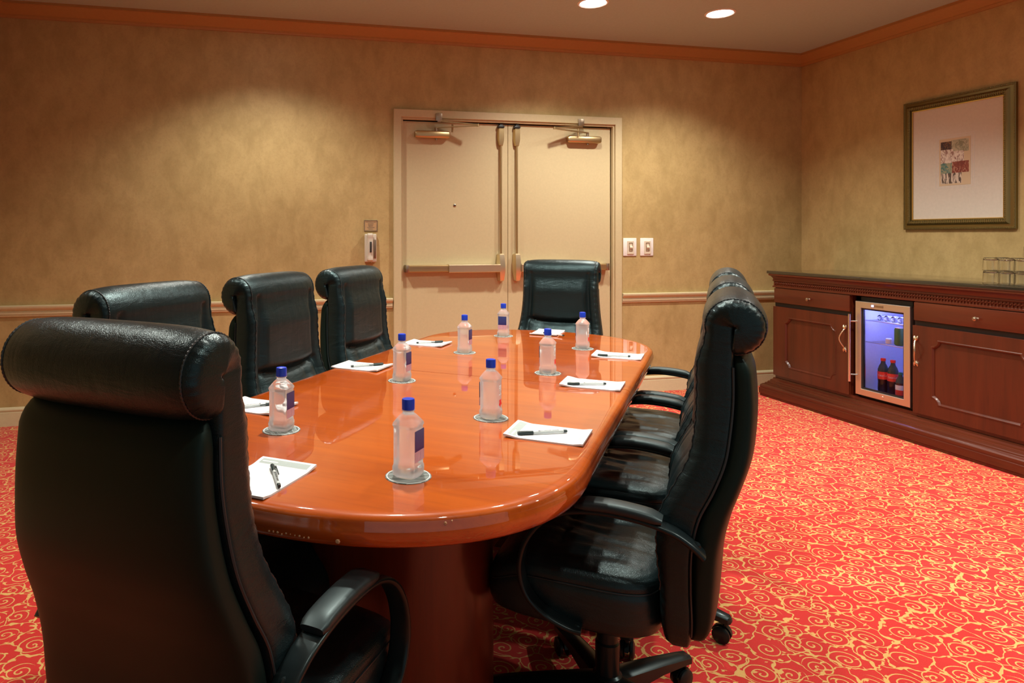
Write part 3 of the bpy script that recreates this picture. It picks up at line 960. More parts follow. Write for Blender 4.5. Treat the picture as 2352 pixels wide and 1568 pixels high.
    # --- arms
    for sx in (-1, 1):
        path = smoothpath([(0.246, -0.228, 0.566), (0.250, -0.205, 0.588), (0.252, -0.165, 0.610), (0.253, -0.10, 0.624), (0.254, -0.02, 0.628), (0.254, 0.05, 0.617),
                           (0.254, 0.105, 0.585), (0.254, 0.143, 0.532), (0.254, 0.156, 0.470), (0.253, 0.140, 0.415), (0.251, 0.100, 0.378), (0.248, 0.05, 0.358), (0.246, 0.02, 0.354)], 6)
        bm = B()
        rings = []
        for i, p in enumerate(path):
            d = (path[min(i + 1, len(path) - 1)] - path[max(i - 1, 0)]).normalized()
            w = Vector((1, 0, 0)); nrm = d.cross(w).normalized(); w = nrm.cross(d)
            hwid = 0.021; th = 0.0065
            ring = [p + w * (hwid * sgnpow(math.cos(a), 0.5)) + nrm * (th * sgnpow(math.sin(a), 0.6)) for a in [2 * math.pi * k / 16 for k in range(16)]]
            rings.append([Vector((q.x * sx, q.y, q.z)) for q in ring])
        loft(bm, rings)
        ar = obj('armrest', bm, M['plastic'], t, angle=50)
        bm = B()
        sub = [p for p in path if -0.155 <= p.y <= 0.035 and p.z > 0.6]
        rings = []
        m = len(sub)
        for i, p in enumerate(sub):
            d = (sub[min(i + 1, m - 1)] - sub[max(i - 1, 0)]).normalized()
            w = Vector((1, 0, 0)); nrm = Vector((0, -d.z, d.y)).normalized()
            if nrm.z < 0: nrm = -nrm
            k = 1.0 if 0 < i < m - 1 else 0.85
            e = min(i, m - 1 - i)
            th = 0.012 * (0.55 + 0.45 * min(1, e / 2.0))
            c = p + nrm * 0.013
            ring = [c + w * (0.0245 * k * sgnpow(math.cos(a), 0.6)) + nrm * (th * sgnpow(math.sin(a), 0.7)) for a in [2 * math.pi * q / 20 for q in range(20)]]
            rings.append([Vector((q.x * sx, q.y, q.z)) for q in ring])
        loft(bm, rings)
        obj('arm_pad', bm, M['padrub'], ar, angle=60)
        for (yy, zz) in ((-0.215, 0.585), (0.03, 0.355)):
            bm = B()
            lathe(bm, [(0, 0), (0.008, 0), (0.009, 0.003), (0.004, 0.006), (0, 0.006)], 12, Matrix.Translation((sx * (0.246 if yy < 0 else 0.247), yy, zz)) @ Matrix.Rotation(math.radians(90 * sx), 4, 'Y'))
            obj('arm_bolt', bm, M['plastic'], ar)
    # --- mechanism, column, base
    bm = B()
    box(bm, -0.11, 0.11, -0.12, 0.12, 0.312, 0.334, 0.006); box(bm, -0.06, 0.06, -0.07, 0.07, 0.285, 0.315, 0.008)
    tube(bm, [(0.05, 0.0, 0.30), (0.16, 0.0, 0.305), (0.21, 0.0, 0.298)], 0.005, 8)
    tube(bm, [(0.0, -0.10, 0.322), (0.0, -0.19, 0.345)], 0.012, 8)
    obj('tilt_mechanism', bm, M['plastic'], t)
    bm = B()
    lathe(bm, [(0.036, 0.055), (0.036, 0.12), (0.030, 0.125), (0.030, 0.20), (0.026, 0.205), (0.026, 0.25), (0.016, 0.252), (0.016, 0.29)], 24)
    obj('gas_column', bm, M['plastic'], t)
    for k in range(5):
        a = math.radians(90 + 36 + 72 * k)
        R = Matrix.Rotation(a, 4, 'Z')
        bm = B(); tb = bmesh.new()
        rings = []
        for x, hw, z0, z1 in ((0.02, 0.030, 0.062, 0.118), (0.08, 0.028, 0.068, 0.112), (0.18, 0.024, 0.072, 0.101), (0.26, 0.021, 0.068, 0.090), (0.295, 0.018, 0.064, 0.084), (0.302, 0.010, 0.066, 0.078)):
            rings.append([Vector((x, -hw, z0)), Vector((x, -hw, z1 - 0.006)), Vector((x, -hw * 0.6, z1)), Vector((x, hw * 0.6, z1)), Vector((x, hw, z1 - 0.006)), Vector((x, hw, z0))])
        loft(tb, rings); merge(bm, tb, R)
        lg = obj('base_leg', bm, M['plastic'], t, angle=40)
        bm = B(); tb = bmesh.new()
        for s in (-1, 1):
            lathe(tb, [(0, -0.006), (0.020, -0.006), (0.0255, -0.003), (0.0255, 0.004), (0.018, 0.008), (0, 0.008)], 24, Matrix.Translation((0.275, s * 0.013, 0.0258)) @ Matrix.Rotation(math.radians(90 if s < 0 else -90), 4, 'X'))
        tube(tb, [(0.275, -0.012, 0.0258), (0.275, 0.012, 0.0258)], 0.006, 8)
        tube(tb, [(0.282, 0, 0.03), (0.284, 0, 0.074)], 0.0065, 8)
        hood = [[Vector((0.275 + 0.029 * math.cos(b), yy, 0.0258 + 0.029 * math.sin(b))) for b in [math.radians(10 + 160 * q / 8) for q in range(9)]] for yy in (-0.006, 0.006)]
        loft(tb, hood)
        merge(bm, tb, R)
        obj('caster', bm, M['plastic'], lg, angle=40)
    return t

def face_dir(dx, dy): return math.atan2(-dx, dy)
SPOTS = [  # t, n, facing, fine turn in degrees, label
    ('xy', -0.026, 1.318, (0.616, 0.788), 'large black leather chair in the left foreground, seen from behind'),
    ('tn', 1.385, -1.115, NV, 'black leather chair left of the table, partly hidden behind the foreground chair'),
    ('tn', 1.94, -1.115, NV, 'black leather chair left of the table, middle one of its row'),
    ('tn', 2.50, -1.115, NV, 'black leather chair left of the table, nearest the wall telephone'),
    ('tn', 3.35, -0.762, -TV, 'black leather chair at the far table end, before the double door'),
    ('tn', 1.785, -0.258, -NV, 'black leather chair in the right foreground, seen in profile, nearest on that side'),
    ('tn', 2.345, -0.258, -NV, 'black leather chair right of the table, just behind the right foreground chair'),
    ('tn', 2.925, -0.258, -NV, 'black leather chair right of the table, farthest back on that side'),
]
proto = make_chair()
BASE_TURN = [0, 10, 30, -20, 15, -18.7, -15, 25.6]
for i, (k, a, b, dr, lab) in enumerate(SPOTS):
    x, y = (a, b) if k == 'xy' else TW(a, b)
    r = face_dir(dr[0], dr[1])
    if i == 0:
        proto.location = (x, y, 0); proto.rotation_euler = (0, 0, r); proto['label'] = lab
    else:
        ch_ = dup(proto, (x, y, 0), r, lab)
        for part in [q for q in bpy.data.objects if q.parent == ch_ and q.name.startswith('base_leg')]:
            part.rotation_euler = (0, 0, math.radians(BASE_TURN[i]))

# ================================================================== THINGS ON THE TABLE
ZT = TH
def rsq(hw, z, e, n=40): return [Vector((hw * sgnpow(math.cos(a), e), hw * sgnpow(math.sin(a), e), z)) for a in [2 * math.pi * (i + 0.5) / n for i in range(n)]]
def make_bottle():
    """label face looks along local -y, lettering face along +y"""
    t = thing('water_bottle', 'x', 'bottle', (0, 0, 0), 0, 'water bottles on the conference table')
    bm = B()
    prof = [(0.018, 0.0, 0.8), (0.0235, 0.001, 0.6), (0.0268, 0.006, 0.5), (0.0272, 0.016, 0.46), (0.0268, 0.021, 0.44), (0.0250, 0.024, 0.40), (0.0245, 0.030, 0.38),
            (0.0245, 0.096, 0.38), (0.0250, 0.099, 0.42), (0.0272, 0.1025, 0.48), (0.0268, 0.106, 0.52), (0.0215, 0.114, 0.66), (0.0160, 0.121, 0.85), (0.0122, 0.1245, 0.97),
            (0.0112, 0.1262, 1.0), (0.0110, 0.1325, 1.0)]
    loft(bm, [rsq(r, z, e) for r, z, e in prof])
    body = obj('bottle_body', bm, M['water'], t, angle=50)
    bm = B(); lathe(bm, [(0.0110, 0.1295), (0.0133, 0.1295), (0.0133, 0.1312), (0.0110, 0.1312)], 24); obj('neck_ring', bm, M['water'], body)
    bm = B()
    n = 48
    rings = []
    for r, z in ((0.0122, 0.1316), (0.0127, 0.1320), (0.0128, 0.150), (0.0119, 0.1527), (0.008, 0.1537)):
        rings.append([Vector(((r * (1 + (0.015 if i % 2 else 0))) * math.cos(2 * math.pi * i / n), (r * (1 + (0.015 if i % 2 else 0))) * math.sin(2 * math.pi * i / n), z)) for i in range(n)])
    loft(bm, rings); obj('bottle_cap', bm, M['cap'], t, angle=40)
    bm = B(); box(bm, -0.0195, 0.0195, -0.0253, -0.0248, 0.033, 0.094); obj('back_label', bm, M['bluelabel'], t, smooth=False, label='dark blue label with small print')
    # front lettering and flower
    bm = text_bm('FIJI', 0.0165); bm.transform(Matrix.Translation((0, 0.0252, 0.078)) @ Matrix.Rotation(math.pi, 4, 'Z') @ Matrix.Rotation(math.radians(90), 4, 'X') @ Matrix.Diagonal((1.0, 1.35, 1, 1)))
    fl = obj('lettering', bm, M['letter'], t, smooth=False, label='white lettering on the front of the bottle')
    bm = text_bm('WATER', 0.0055); bm.transform(Matrix.Translation((0, 0.0252, 0.062)) @ Matrix.Rotation(math.pi, 4, 'Z') @ Matrix.Rotation(math.radians(90), 4, 'X'))
    obj('small_lettering', bm, M['letter'], t, smooth=False)
    bm = B()
    for k in range(5):
        a = 2 * math.pi * k / 5 + 0.3
        R = Matrix.Translation((-0.002, 0.0251, 0.040)) @ Matrix.Rotation(math.radians(-90), 4, 'X') @ Matrix.Rotation(a, 4, 'Z')
        tb = bmesh.new()
        loft(tb, [[Vector((0.0055 + 0.0058 * math.cos(q), 0.0038 * math.sin(q), z)) for q in [2 * math.pi * i / 14 for i in range(14)]] for z in (0, 0.0003)])
        merge(bm, tb, R)
    obj('flower_print', bm, M['flower'], t, smooth=False, label='red hibiscus flower print')
    return t
def make_coaster():
    t = thing('coaster', 'x', 'coaster', (0, 0, 0), 0, 'paper coasters on the conference table')
    bm = B(); lathe(bm, [(0.0, 0), (0.0455, 0), (0.0462, 0.0006), (0.0455, 0.0014), (0.0, 0.0014)], 48); obj('disc', bm, M['coaster'], t)
    bm = B()
    t1 = [(0.0418, 0.0013), (0.0436, 0.0013), (0.0436, 0.0017), (0.0418, 0.0017)]
    rings = [[Vector((r * math.cos(2 * math.pi * i / 48), r * math.sin(2 * math.pi * i / 48), z)) for r, z in t1] for i in range(49)]
    loft(bm, rings, cap0=False, cap1=False); obj('rim_print', bm, M['coasteredge'], t)
    return t
bproto, cproto = make_bottle(), make_coaster()
BOT = [  # x, y of the base, turn of the label face from "towards the camera" (positive = to the image right)
    (0.294, 1.324, 62, 'nearest the camera, frontmost of all'),
    (0.059, 1.704, 62, 'leftmost of all, nearest the foreground chair'),
    (0.599, 1.700, -108, 'closest of the right row, white lettering turned right'),
    (0.467, 2.200, 64, 'next behind the leftmost bottle'),
    (0.987, 2.210, -104, 'middle of the right row, past the table seam'),
    (0.829, 2.672, 70, 'left row, farthest back, near the far left notepad'),
    (1.345, 2.658, -104, 'farthest right, in front of the far end chair'),
    (1.147, 3.076, -12, 'farthest back, blue label facing forward'),
]
for i, (x, y, rel, lab) in enumerate(BOT):
    toc = math.atan2(-y, -x)                 # direction to the camera
    yaw = toc + math.radians(rel) + math.pi / 2   # local -y points there
    lb = 'blue capped water bottle, ' + lab
    lc = 'round grey coaster under the bottle ' + lab
    yc = random.uniform(0, 6.28)
    if i == 0:
        b, c = bproto, cproto
        b.location = (x, y, ZT + 0.0017); b.rotation_euler = (0, 0, yaw); b['label'] = lb
        c.location = (x, y, ZT); c.rotation_euler = (0, 0, yc); c['label'] = lc
    else:
        dup(bproto, (x, y, ZT + 0.0017), yaw, lb)
        dup(cproto, (x, y, ZT), yc, lc)

# notepads and pens: local x = short side, +y = header end
PW, PL = 0.132, 0.186
def make_pad():
    t = thing('notepad', 'x', 'notepad', (0, 0, 0), 0, 'notepads at the places')
    def zc(x, y):     # slight curl at the header and the foot
        return 0.0055 * sstep(y, PL * 0.28, PL * 0.5) + 0.0035 * sstep(-y, PL * 0.36, PL * 0.5)
    bm = B()
    NX, NY = 8, 24
    top = {}
    for lay in (0, 1):
        for i in range(NX + 1):
            for j in range(NY + 1):
                x = -PW / 2 + PW * i / NX; y = -PL / 2 + PL * j / NY
                top[lay, i, j] = bm.verts.new((x, y, zc(x, y) * (1 if lay else 0.75) + (0.0035 if lay else 0.0)))
    for i in range(NX):
        for j in range(NY):
            bm.faces.new((top[1, i, j], top[1, i + 1, j], top[1, i + 1, j + 1], top[1, i, j + 1]))
            bm.faces.new((top[0, i, j], top[0, i, j + 1], top[0, i + 1, j + 1], top[0, i + 1, j]))
    for i in range(NX):
        bm.faces.new((top[0, i, 0], top[0, i + 1, 0], top[1, i + 1, 0], top[1, i, 0])); bm.faces.new((top[0, i + 1, NY], top[0, i, NY], top[1, i, NY], top[1, i + 1, NY]))
    for j in range(NY):
        bm.faces.new((top[0, 0, j + 1], top[0, 0, j], top[1, 0, j], top[1, 0, j + 1])); bm.faces.new((top[0, NX, j], top[0, NX, j + 1], top[1, NX, j + 1], top[1, NX, j]))
    pp = obj('paper_stack', bm, M['paper'], t, angle=40)
    def strip(x0, x1, y0, y1, n=6, lift=0.0002):
        b = B()
        r = []
        for j in range(n + 1):
            y = y0 + (y1 - y0) * j / n
            r.append([Vector((x0, y, zc(0, y) + 0.0035 + lift)), Vector((x1, y, zc(0, y) + 0.0035 + lift))])
        loft(b, r, closed=False, cap0=False, cap1=False)
        return b
    obj('header_band', strip(-PW / 2 + 0.008, PW / 2 - 0.008, PL / 2 - 0.027, PL / 2 - 0.008), M['greyband'], t, smooth=False)
    b = strip(-PW / 2 + 0.012, -PW / 2 + 0.050, PL / 2 - 0.020, PL / 2 - 0.016, 2, 0.0004); obj('header_print', b, M['paper'], t, smooth=False)
    b = B()
    for k, (w, yy) in enumerate(((0.030, -PL / 2 + 0.015), (0.036, -PL / 2 + 0.011))):
        tb = strip(-0.005 - w, -0.005 + w - 0.02, yy, yy + 0.0012, 1, 0.0003); merge(b, tb)
    obj('footer_print', b, M['greyink'], t, smooth=False)
    return t
def make_pen():
    """lies along +x: cap end at +x, origin on the paper under the middle"""
    t = thing('ballpoint_pen', 'x', 'pen', (0, 0, 0), 0, 'pens on the notepads')
    RY = Matrix.Rotation(math.radians(90), 4, 'Y')
    bm = B(); lathe(bm, [(0.0, -0.060), (0.0028, -0.060), (0.0036, -0.056), (0.0038, 0.030), (0, 0.030)], 12, Matrix.Translation((0, 0, 0.0048)) @ RY); bd = obj('barrel', bm, M['penbody'], t)
    bm = B(); lathe(bm, [(0.0, -0.063), (0.0030, -0.063), (0.0036, -0.061), (0.0040, -0.054), (0, -0.054)], 12, Matrix.Translation((0, 0, 0.0048)) @ RY); obj('end_plug', bm, M['pencap'], t)
    bm = B(); lathe(bm, [(0.0, 0.022), (0.0044, 0.022), (0.0048, 0.026), (0.0048, 0.056), (0.0040, 0.060), (0, 0.060)], 14, Matrix.Translation((0, 0, 0.0048)) @ RY)
    box(bm, 0.004, 0.050, -0.0078, -0.0058, 0.0035, 0.0065, 0.0004, 1); box(bm, 0.045, 0.052, -0.0075, -0.003, 0.0035, 0.0065)
    obj('pen_cap', bm, M['pencap'], t)
    bm = text_bm('WYNDHAM GRAND', 0.0050, 0.0001); bm.transform(Matrix.Translation((-0.020, 0, 0.00865)) @ Matrix.Rotation(math.pi, 4, 'Z') @ Matrix.Diagonal((1.0, 1.1, 1, 1)))
    obj('pen_lettering', bm, M['ink'], bd, smooth=False)
    bm = B(); frame_sweep(bm, [(0, 0), (0, 0.0003), (0.0009, 0.0003), (0.0009, 0)], [(0.0085, 0.0022, 0.0086), (0.004, 0.0022, 0.0086), (0.004, -0.0022, 0.0086), (0.0085, -0.0022, 0.0086)], (0, 0, 1))
    obj('pen_logo', bm, M['ink'], bd, smooth=False)
    return t
pproto, nproto = make_pen(), make_pad()
# centre, header direction, pen (cap point, end point) in the room
A_R = -NV; A_L = NV; A_F = -TV; A_N = TV
PADS = [
    ((0.012, 1.370), (0.585, 0.811), (0.030, 1.427), (0.041, 1.298), 'the near left table end, beside the foreground chair', True),
    ((0.000, 1.950), A_L, (0.06, 1.955), (-0.055, 1.92), 'the left edge, partly behind the leftmost bottle', True),
    ((0.375, 2.460), A_L, (0.459, 2.464), (0.327, 2.442), 'the left edge, before the middle left chair', True),
    ((0.735, 2.925), A_L, (0.808, 2.926), (0.685, 2.915), 'the far left, nearest the wall telephone', True),
    ((1.393, 3.122), A_F, (1.365, 3.065), (1.40, 2.995), 'the far table end', False),
    ((1.398, 2.462), A_R, (1.312, 2.464), (1.418, 2.411), 'the right edge, farthest of three there', True),
    ((1.050, 2.006), A_R, (0.963, 2.006), (1.080, 1.981), 'the right edge, middle of three there', True),
    ((0.684, 1.528), A_R, (0.605, 1.528), (0.726, 1.520), 'the right edge, nearest of three there', True),
]
for i, (c, hd, p0, p1, lab, _) in enumerate(PADS):
    hd = Vector(hd)
    r = math.atan2(-hd[0], hd[1])
    lp = 'white notepad with grey header at ' + lab
    ln = 'black capped pen on the notepad at ' + lab
    pc = Vector(((p0[0] + p1[0]) / 2, (p0[1] + p1[1]) / 2))
    pr = math.atan2(p0[1] - p1[1], p0[0] - p1[0])
    if i == 0:
        nproto.location = (*c, ZT); nproto.rotation_euler = (0, 0, r); nproto['label'] = lp
        pproto.location = (pc.x, pc.y, ZT + 0.0036); pproto.rotation_euler = (0, 0, pr); pproto['label'] = ln
    else:
        dup(nproto, (*c, ZT), r, lp)
        dup(pproto, (pc.x, pc.y, ZT + 0.0036), pr, ln)

# ================================================================== SIDEBOARD
XF = 3.865                      # front of the carcass
Y0, Y1 = 2.60, 4.481            # near and far ends
FY0, FY1 = 3.349, 3.795         # fridge opening
sb = thing('sideboard', 'long dark cherry sideboard with drawers and panelled doors along the right wall', 'sideboard', (4.15, 3.54, 0))
def L(o): o.location = (-4.15, -3.54, 0); return o
C1, C2 = M['cabinet'], M['cabinet_y']
XB = RX - 0.004
bm = B()
box(bm, XF, XB, FY1, Y1, 0.148, 0.835); box(bm, XF, XB, Y0, FY0, 0.148, 0.835); box(bm, XF, XB, FY0, FY1, 0.148, 0.168)
box(bm, XB - 0.02, XB, FY0, FY1, 0.148, 0.835)
L(obj('carcass', bm, C1, sb, smooth=False))
PL_ = [(0.0, 0.0), (0.074, 0.0), (0.074, 0.016), (0.080, 0.020), (0.080, 0.060), (0.074, 0.063), (0.076, 0.072), (0.074, 0.084), (0.062, 0.094), (0.052, 0.097), (0.050, 0.104),
       (0.040, 0.107), (0.036, 0.117), (0.026, 0.121), (0.024, 0.130), (0.012, 0.137), (0.010, 0.1475), (0.0, 0.148)]
TP = [(0.0, 0.835), (0.012, 0.835), (0.014, 0.838), (0.014, 0.846), (0.008, 0.849), (0.008, 0.880), (0.014, 0.884), (0.014, 0.892), (0.010, 0.896), (0.014, 0.908), (0.024, 0.920), (0.034, 0.926), (0.034, 0.937), (0.0, 0.937)]
def wrap3(bm, prof):
    """moulding along the front and round both ends of the sideboard"""
    pts = [Vector((XB, Y1, 0)), Vector((XF, Y1, 0)), Vector((XF, Y0, 0)), Vector((XB, Y0, 0))]
    outs = [Vector((0, 1, 0)), Vector((-1, 1, 0)), Vector((-1, -1, 0)), Vector((0, -1, 0))]
    loft(bm, [[p + o * a + Vector((0, 0, b)) for a, b in prof] for p, o in zip(pts, outs)])
bm = B(); wrap3(bm, PL_); L(obj('plinth', bm, C2, sb, angle=25))
bm = B(); wrap3(bm, TP); co = L(obj('cornice', bm, C2, sb, angle=25))
# carved band under the top
bm = B()
y = Y0 + 0.01
while y < Y1 - 0.01:
    lathe(bm, [(0, 0.0), (0.0062, 0.0), (0.0062, 0.003), (0.0040, 0.0065), (0.0, 0.007)], 8, Matrix.Translation((XF - 0.008, y, 0.8675)) @ Matrix.Rotation(math.radians(-90), 4, 'Y'))
    box(bm, XF - 0.013, XF - 0.006, y + 0.0075, y + 0.0105, 0.852, 0.878)
    y += 0.018
cb = obj('carved_band', bm, C2, co); 
def drawer(y0, y1, zk):
    bm = B(); box(bm, XF - 0.016, XF - 0.0005, y0 + 0.004, y1 - 0.004, 0.722, 0.830, 0.003, 2)
    d = L(obj('drawer', bm, C2, sb))
    bm = B()
    ky = (y0 + y1) / 2
    MX = Matrix.Translation((XF - 0.016, ky, 0.773)) @ Matrix.Rotation(math.radians(-90), 4, 'Y')
    lathe(bm, [(0, 0), (0.008, 0), (0.006, 0.003), (0.005, 0.010), (0.010, 0.014), (0.0125, 0.019), (0.0115, 0.023), (0.007, 0.024), (0.005, 0.026), (0.0, 0.0265)], 20, MX)
    obj('drawer_knob', bm, M['pewter'], d)
    bm = B(); box(bm, XF - 0.004, XF - 0.0005, y0 + 0.004, y1 - 0.004, 0.694, 0.720); L(obj('gap_shade_strip', bm, M['black'], sb, smooth=False))  # black strip paints the shade in the gap between drawer and door
def arch_outline(y0, y1, z0, z1, r, ins, n=7):
    """rectangle with scooped (concave) corners, inset by ins"""
    pts = []
    for cy_, cz_, a0 in ((y0, z0, 90), (y1, z0, 180), (y1, z1, 270), (y0, z1, 0)):
        for k in range(n + 1):
            a = math.radians(a0 - 90 * k / n)
            pts.append((cy_ + (r + ins) * math.cos(a), cz_ + (r + ins) * math.sin(a)))
    # keep the scoop on straight inset sides
    out = []
    for y_, z_ in pts:
        out.append((min(max(y_, y0 + ins), y1 - ins), min(max(z_, z0 + ins), z1 - ins)))
    return out
def cab_door(y0, y1, hy, hs):
    z0, z1 = 0.172, 0.692
    bm = B(); box(bm, XF - 0.012, XF - 0.0005, y0 + 0.003, y1 - 0.003, z0, z1, 0.002, 1)
    d = L(obj('door', bm, C1, sb))
    fy0, fy1, fz0, fz1 = y0 + 0.108, y1 - 0.108, 0.242, 0.622
    fy0, fy1 = y0 + 0.105, y1 - 0.115
    # stiles and rails in front of the sunk panel: a plate with a shaped opening
    bm = B()
    inner = arch_outline(fy0, fy1, fz0, fz1, 0.040, 0.0)
    n = len(inner)
    rect = []
    cyy, czz = (fy0 + fy1) / 2, (fz0 + fz1) / 2
    R0 = (y0 + 0.003, y1 - 0.003, z0, z1)
    q = n // 4
    corners = [(R0[0], R0[2]), (R0[1], R0[2]), (R0[1], R0[3]), (R0[0], R0[3])]
    for i in range(n): rect.append(corners[i // q])
    def ring(pts, x): return [Vector((x, a, b)) for a, b in pts]
    # outer front edge, front face, moulded inner slope
    offs = [(0.0, XF - 0.022), (0.0, XF - 0.022), (0.003, XF - 0.025), (0.008, XF - 0.025), (0.012, XF - 0.021), (0.016, XF - 0.0135)]
    rings = [ring(rect, XF - 0.012), ring(rect, XF - 0.022)] + [ring(arch_outline(fy0, fy1, fz0, fz1, 0.040, o), x) for o, x in offs]
    vr = [[bm.verts.new(p) for p in r_] for r_ in rings]
    for a, b in zip(vr, vr[1:]):
        for i in range(n):
            j = (i + 1) % n
            try: bm.faces.new((a[i], a[j], b[j], b[i]))
            except ValueError: pass
    bmesh.ops.remove_doubles(bm, verts=bm.verts, dist=1e-5)
    obj('door_moulding', bm, C1, d, angle=30)
    # handle: S-curved stem with leaf ends
    bm = B()
    zc_ = 0.541
    st = []
    for k in range(25):
        u = k / 24
        z = zc_ + 0.062 - 0.124 * u
        st.append((XF - 0.030 - 0.024 * math.sin(math.pi * u), hy + hs * 0.016 * math.sin(math.pi * u) ** 1.5 - hs * 0.004, z))
    tube(bm, st, [0.0036 + 0.0012 * math.sin(k * 1.9) ** 2 for k in range(25)], 8)
    for s in (1, -1):
        for dy_ in (-0.010, 0.010):
            pts = []
            for k in range(9):
                u = k / 8
                pts.append((XF - 0.028 + 0.004 * u, hy - hs * 0.004 + dy_ * math.sin(u * 1.5), zc_ + s * (0.060 + 0.030 * u)))
            tube(bm, pts, [0.003 + 0.0045 * math.sin(math.pi * min(0.97, (k + 0.3) / 8)) for k in range(9)], 8)
        tube(bm, [(XF - 0.028, hy - hs * 0.004, zc_ + s * 0.062), (XF - 0.020, hy - hs * 0.004, zc_ + s * 0.062)], 0.005, 8)
    obj('door_handle', bm, M['brassl'], d)
for (a, b) in ((FY1, Y1), (Y0, FY0)):
    drawer(a, b, 0)
cab_door(FY1, Y1, FY1 + 0.036, 1)
cab_door(Y0, FY0, FY0 - 0.030, -1)
bm = B(); box(bm, 3.828, RX - 0.001, Y0 - 0.05, 4.531, 0.938, 0.960, 0.003, 2)
tag(obj('granite_countertop', bm, M['granite']), 'polished black stone worktop lying on the dark cherry sideboard', 'worktop')

# ---------------- bar fridge
fr = thing('bar_fridge', 'small glass door fridge with steel frame and blue light built into the sideboard', 'fridge', (4.10, 3.572, 0.169))
def LF(o): o.location = (-4.10, -3.572, -0.169); return o
G0, G1 = 3.375, 3.760      # door in y
gz0, gz1 = 0.187, 0.798
by0, by1, bz0, bz1 = FY0 + 0.006, FY1 - 0.006, 0.169, 0.826
bm = B()
XI = 3.895
box(bm, XI, 4.38, by0, by0 + 0.035, bz0, bz1); box(bm, XI, 4.38, by1 - 0.035, by1, bz0, bz1)
box(bm, XI, 4.38, by0, by1, bz1 - 0.035, bz1); box(bm, XI, 4.38, by0, by1, bz0, bz0 + 0.035); box(bm, 4.35, 4.38, by0, by1, bz0, bz1)
LF(obj('fridge_case', bm, M['black'], fr, smooth=False))
iy0, iy1, iz0, iz1, ixb = by0 + 0.036, by1 - 0.036, bz0 + 0.036, bz1 - 0.036, 4.349
bm = B()
box(bm, XI + 0.004, ixb, iy0, iy0 + 0.003, iz0, iz1); box(bm, XI + 0.004, ixb, iy1 - 0.003, iy1, iz0, iz1)
box(bm, ixb - 0.003, ixb, iy0, iy1, iz0, iz1); box(bm, XI + 0.004, ixb, iy0, iy1, iz0, iz0 + 0.003); box(bm, XI + 0.004, ixb, iy0, iy1, iz1 - 0.003, iz1)
LF(obj('fridge_liner', bm, M['liner'], fr, smooth=False))
SH = [0.530, 0.672]
for z in SH:
    bm = B()
    for k in range(16):
        yy = iy0 + 0.012 + (iy1 - iy0 - 0.024) * k / 15
        tube(bm, [(XI + 0.03, yy, z), (ixb - 0.006, yy, z)], 0.0014, 6)
    tube(bm, [(XI + 0.03, iy0 + 0.004, z), (XI + 0.03, iy1 - 0.004, z)], 0.0028, 8); tube(bm, [(ixb - 0.03, iy0 + 0.004, z - 0.002), (ixb - 0.03, iy1 - 0.004, z - 0.002)], 0.0024, 8)
    LF(obj('shelf', bm, M['steel'], fr))
bm = B(); box(bm, XI + 0.02, XI + 0.16, iy0 + 0.03, iy1 - 0.03, iz1 - 0.009, iz1 - 0.0035); LF(obj('interior_light', bm, M['ledpanel'], fr, smooth=False))
bm = B()
frame_sweep(bm, [(0, 0), (0, 0.036), (0.002, 0.038), (0.040, 0.038), (0.042, 0.036), (0.042, 0)],
            [(XI - 0.002, G0, gz0), (XI - 0.002, G0, gz1), (XI - 0.002, G1, gz1), (XI - 0.002, G1, gz0)][::1], (-1, 0, 0))
fd = LF(obj('fridge_door', bm, M['steel'], fr, angle=25))
bm = B(); box(bm, XI - 0.024, XI - 0.019, G0 + 0.0425, G1 - 0.0425, gz0 + 0.0425, gz1 - 0.0425)
obj('door_glass', bm, M['pane'], fd, smooth=False)
bm = B(); frame_sweep(bm, [(0, 0), (0, 0.012), (0.010, 0.012), (0.010, 0)], [(XI - 0.030, G0 + 0.0421, gz0 + 0.0421), (XI - 0.030, G0 + 0.0421, gz1 - 0.0421), (XI - 0.030, G1 - 0.0421, gz1 - 0.0421), (XI - 0.030, G1 - 0.0421, gz0 + 0.0421)], (-1, 0, 0))
for v in bm.verts: v.co.x += 0.012
obj('door_gasket', bm, M['black'], fd, smooth=False)
bm = B()
hx = XI - 0.040 - 0.038
tube(bm, [(hx, 3.768, 0.268), (hx, 3.768, 0.712)], 0.0075, 16)
for z in (0.315, 0.665): tube(bm, [(hx, 3.768, z), (XI - 0.058, 3.755, z), (XI - 0.040, 3.745, z)], 0.005, 10)
obj('bar_handle', bm, M['chrome'], fd)
bm = B(); lathe(bm, [(0, 0), (0.008, 0), (0.007, 0.003), (0, 0.0035)], 16, Matrix.Translation((XI - 0.040, 3.56, 0.208)) @ Matrix.Rotation(math.radians(-90), 4, 'Y'))
obj('lock', bm, M['chrome'], fd)
bm = B(); box(bm, XI - 0.0425, XI - 0.0405, 3.555, 3.640, 0.770, 0.784, 0.0006, 1); obj('badge', bm, M['pewter'], fd)
bm = B(); box(bm, XI - 0.0440, XI - 0.0425, 3.622, 3.636, 0.7715, 0.7825); obj('indicator_light', bm, M['led'], fd, smooth=False)
fl = bpy.data.lights.new('fridge_light', 'AREA'); fl.energy = 0.9; fl.color = (0.40, 0.45, 1.0); fl.size = 0.12
flo = bpy.data.objects.new('fridge_light', fl); COL.objects.link(flo); flo.parent = fr
flo.location = (XI + 0.09 - 4.10, 0.0, iz1 - 0.012 - 0.169)

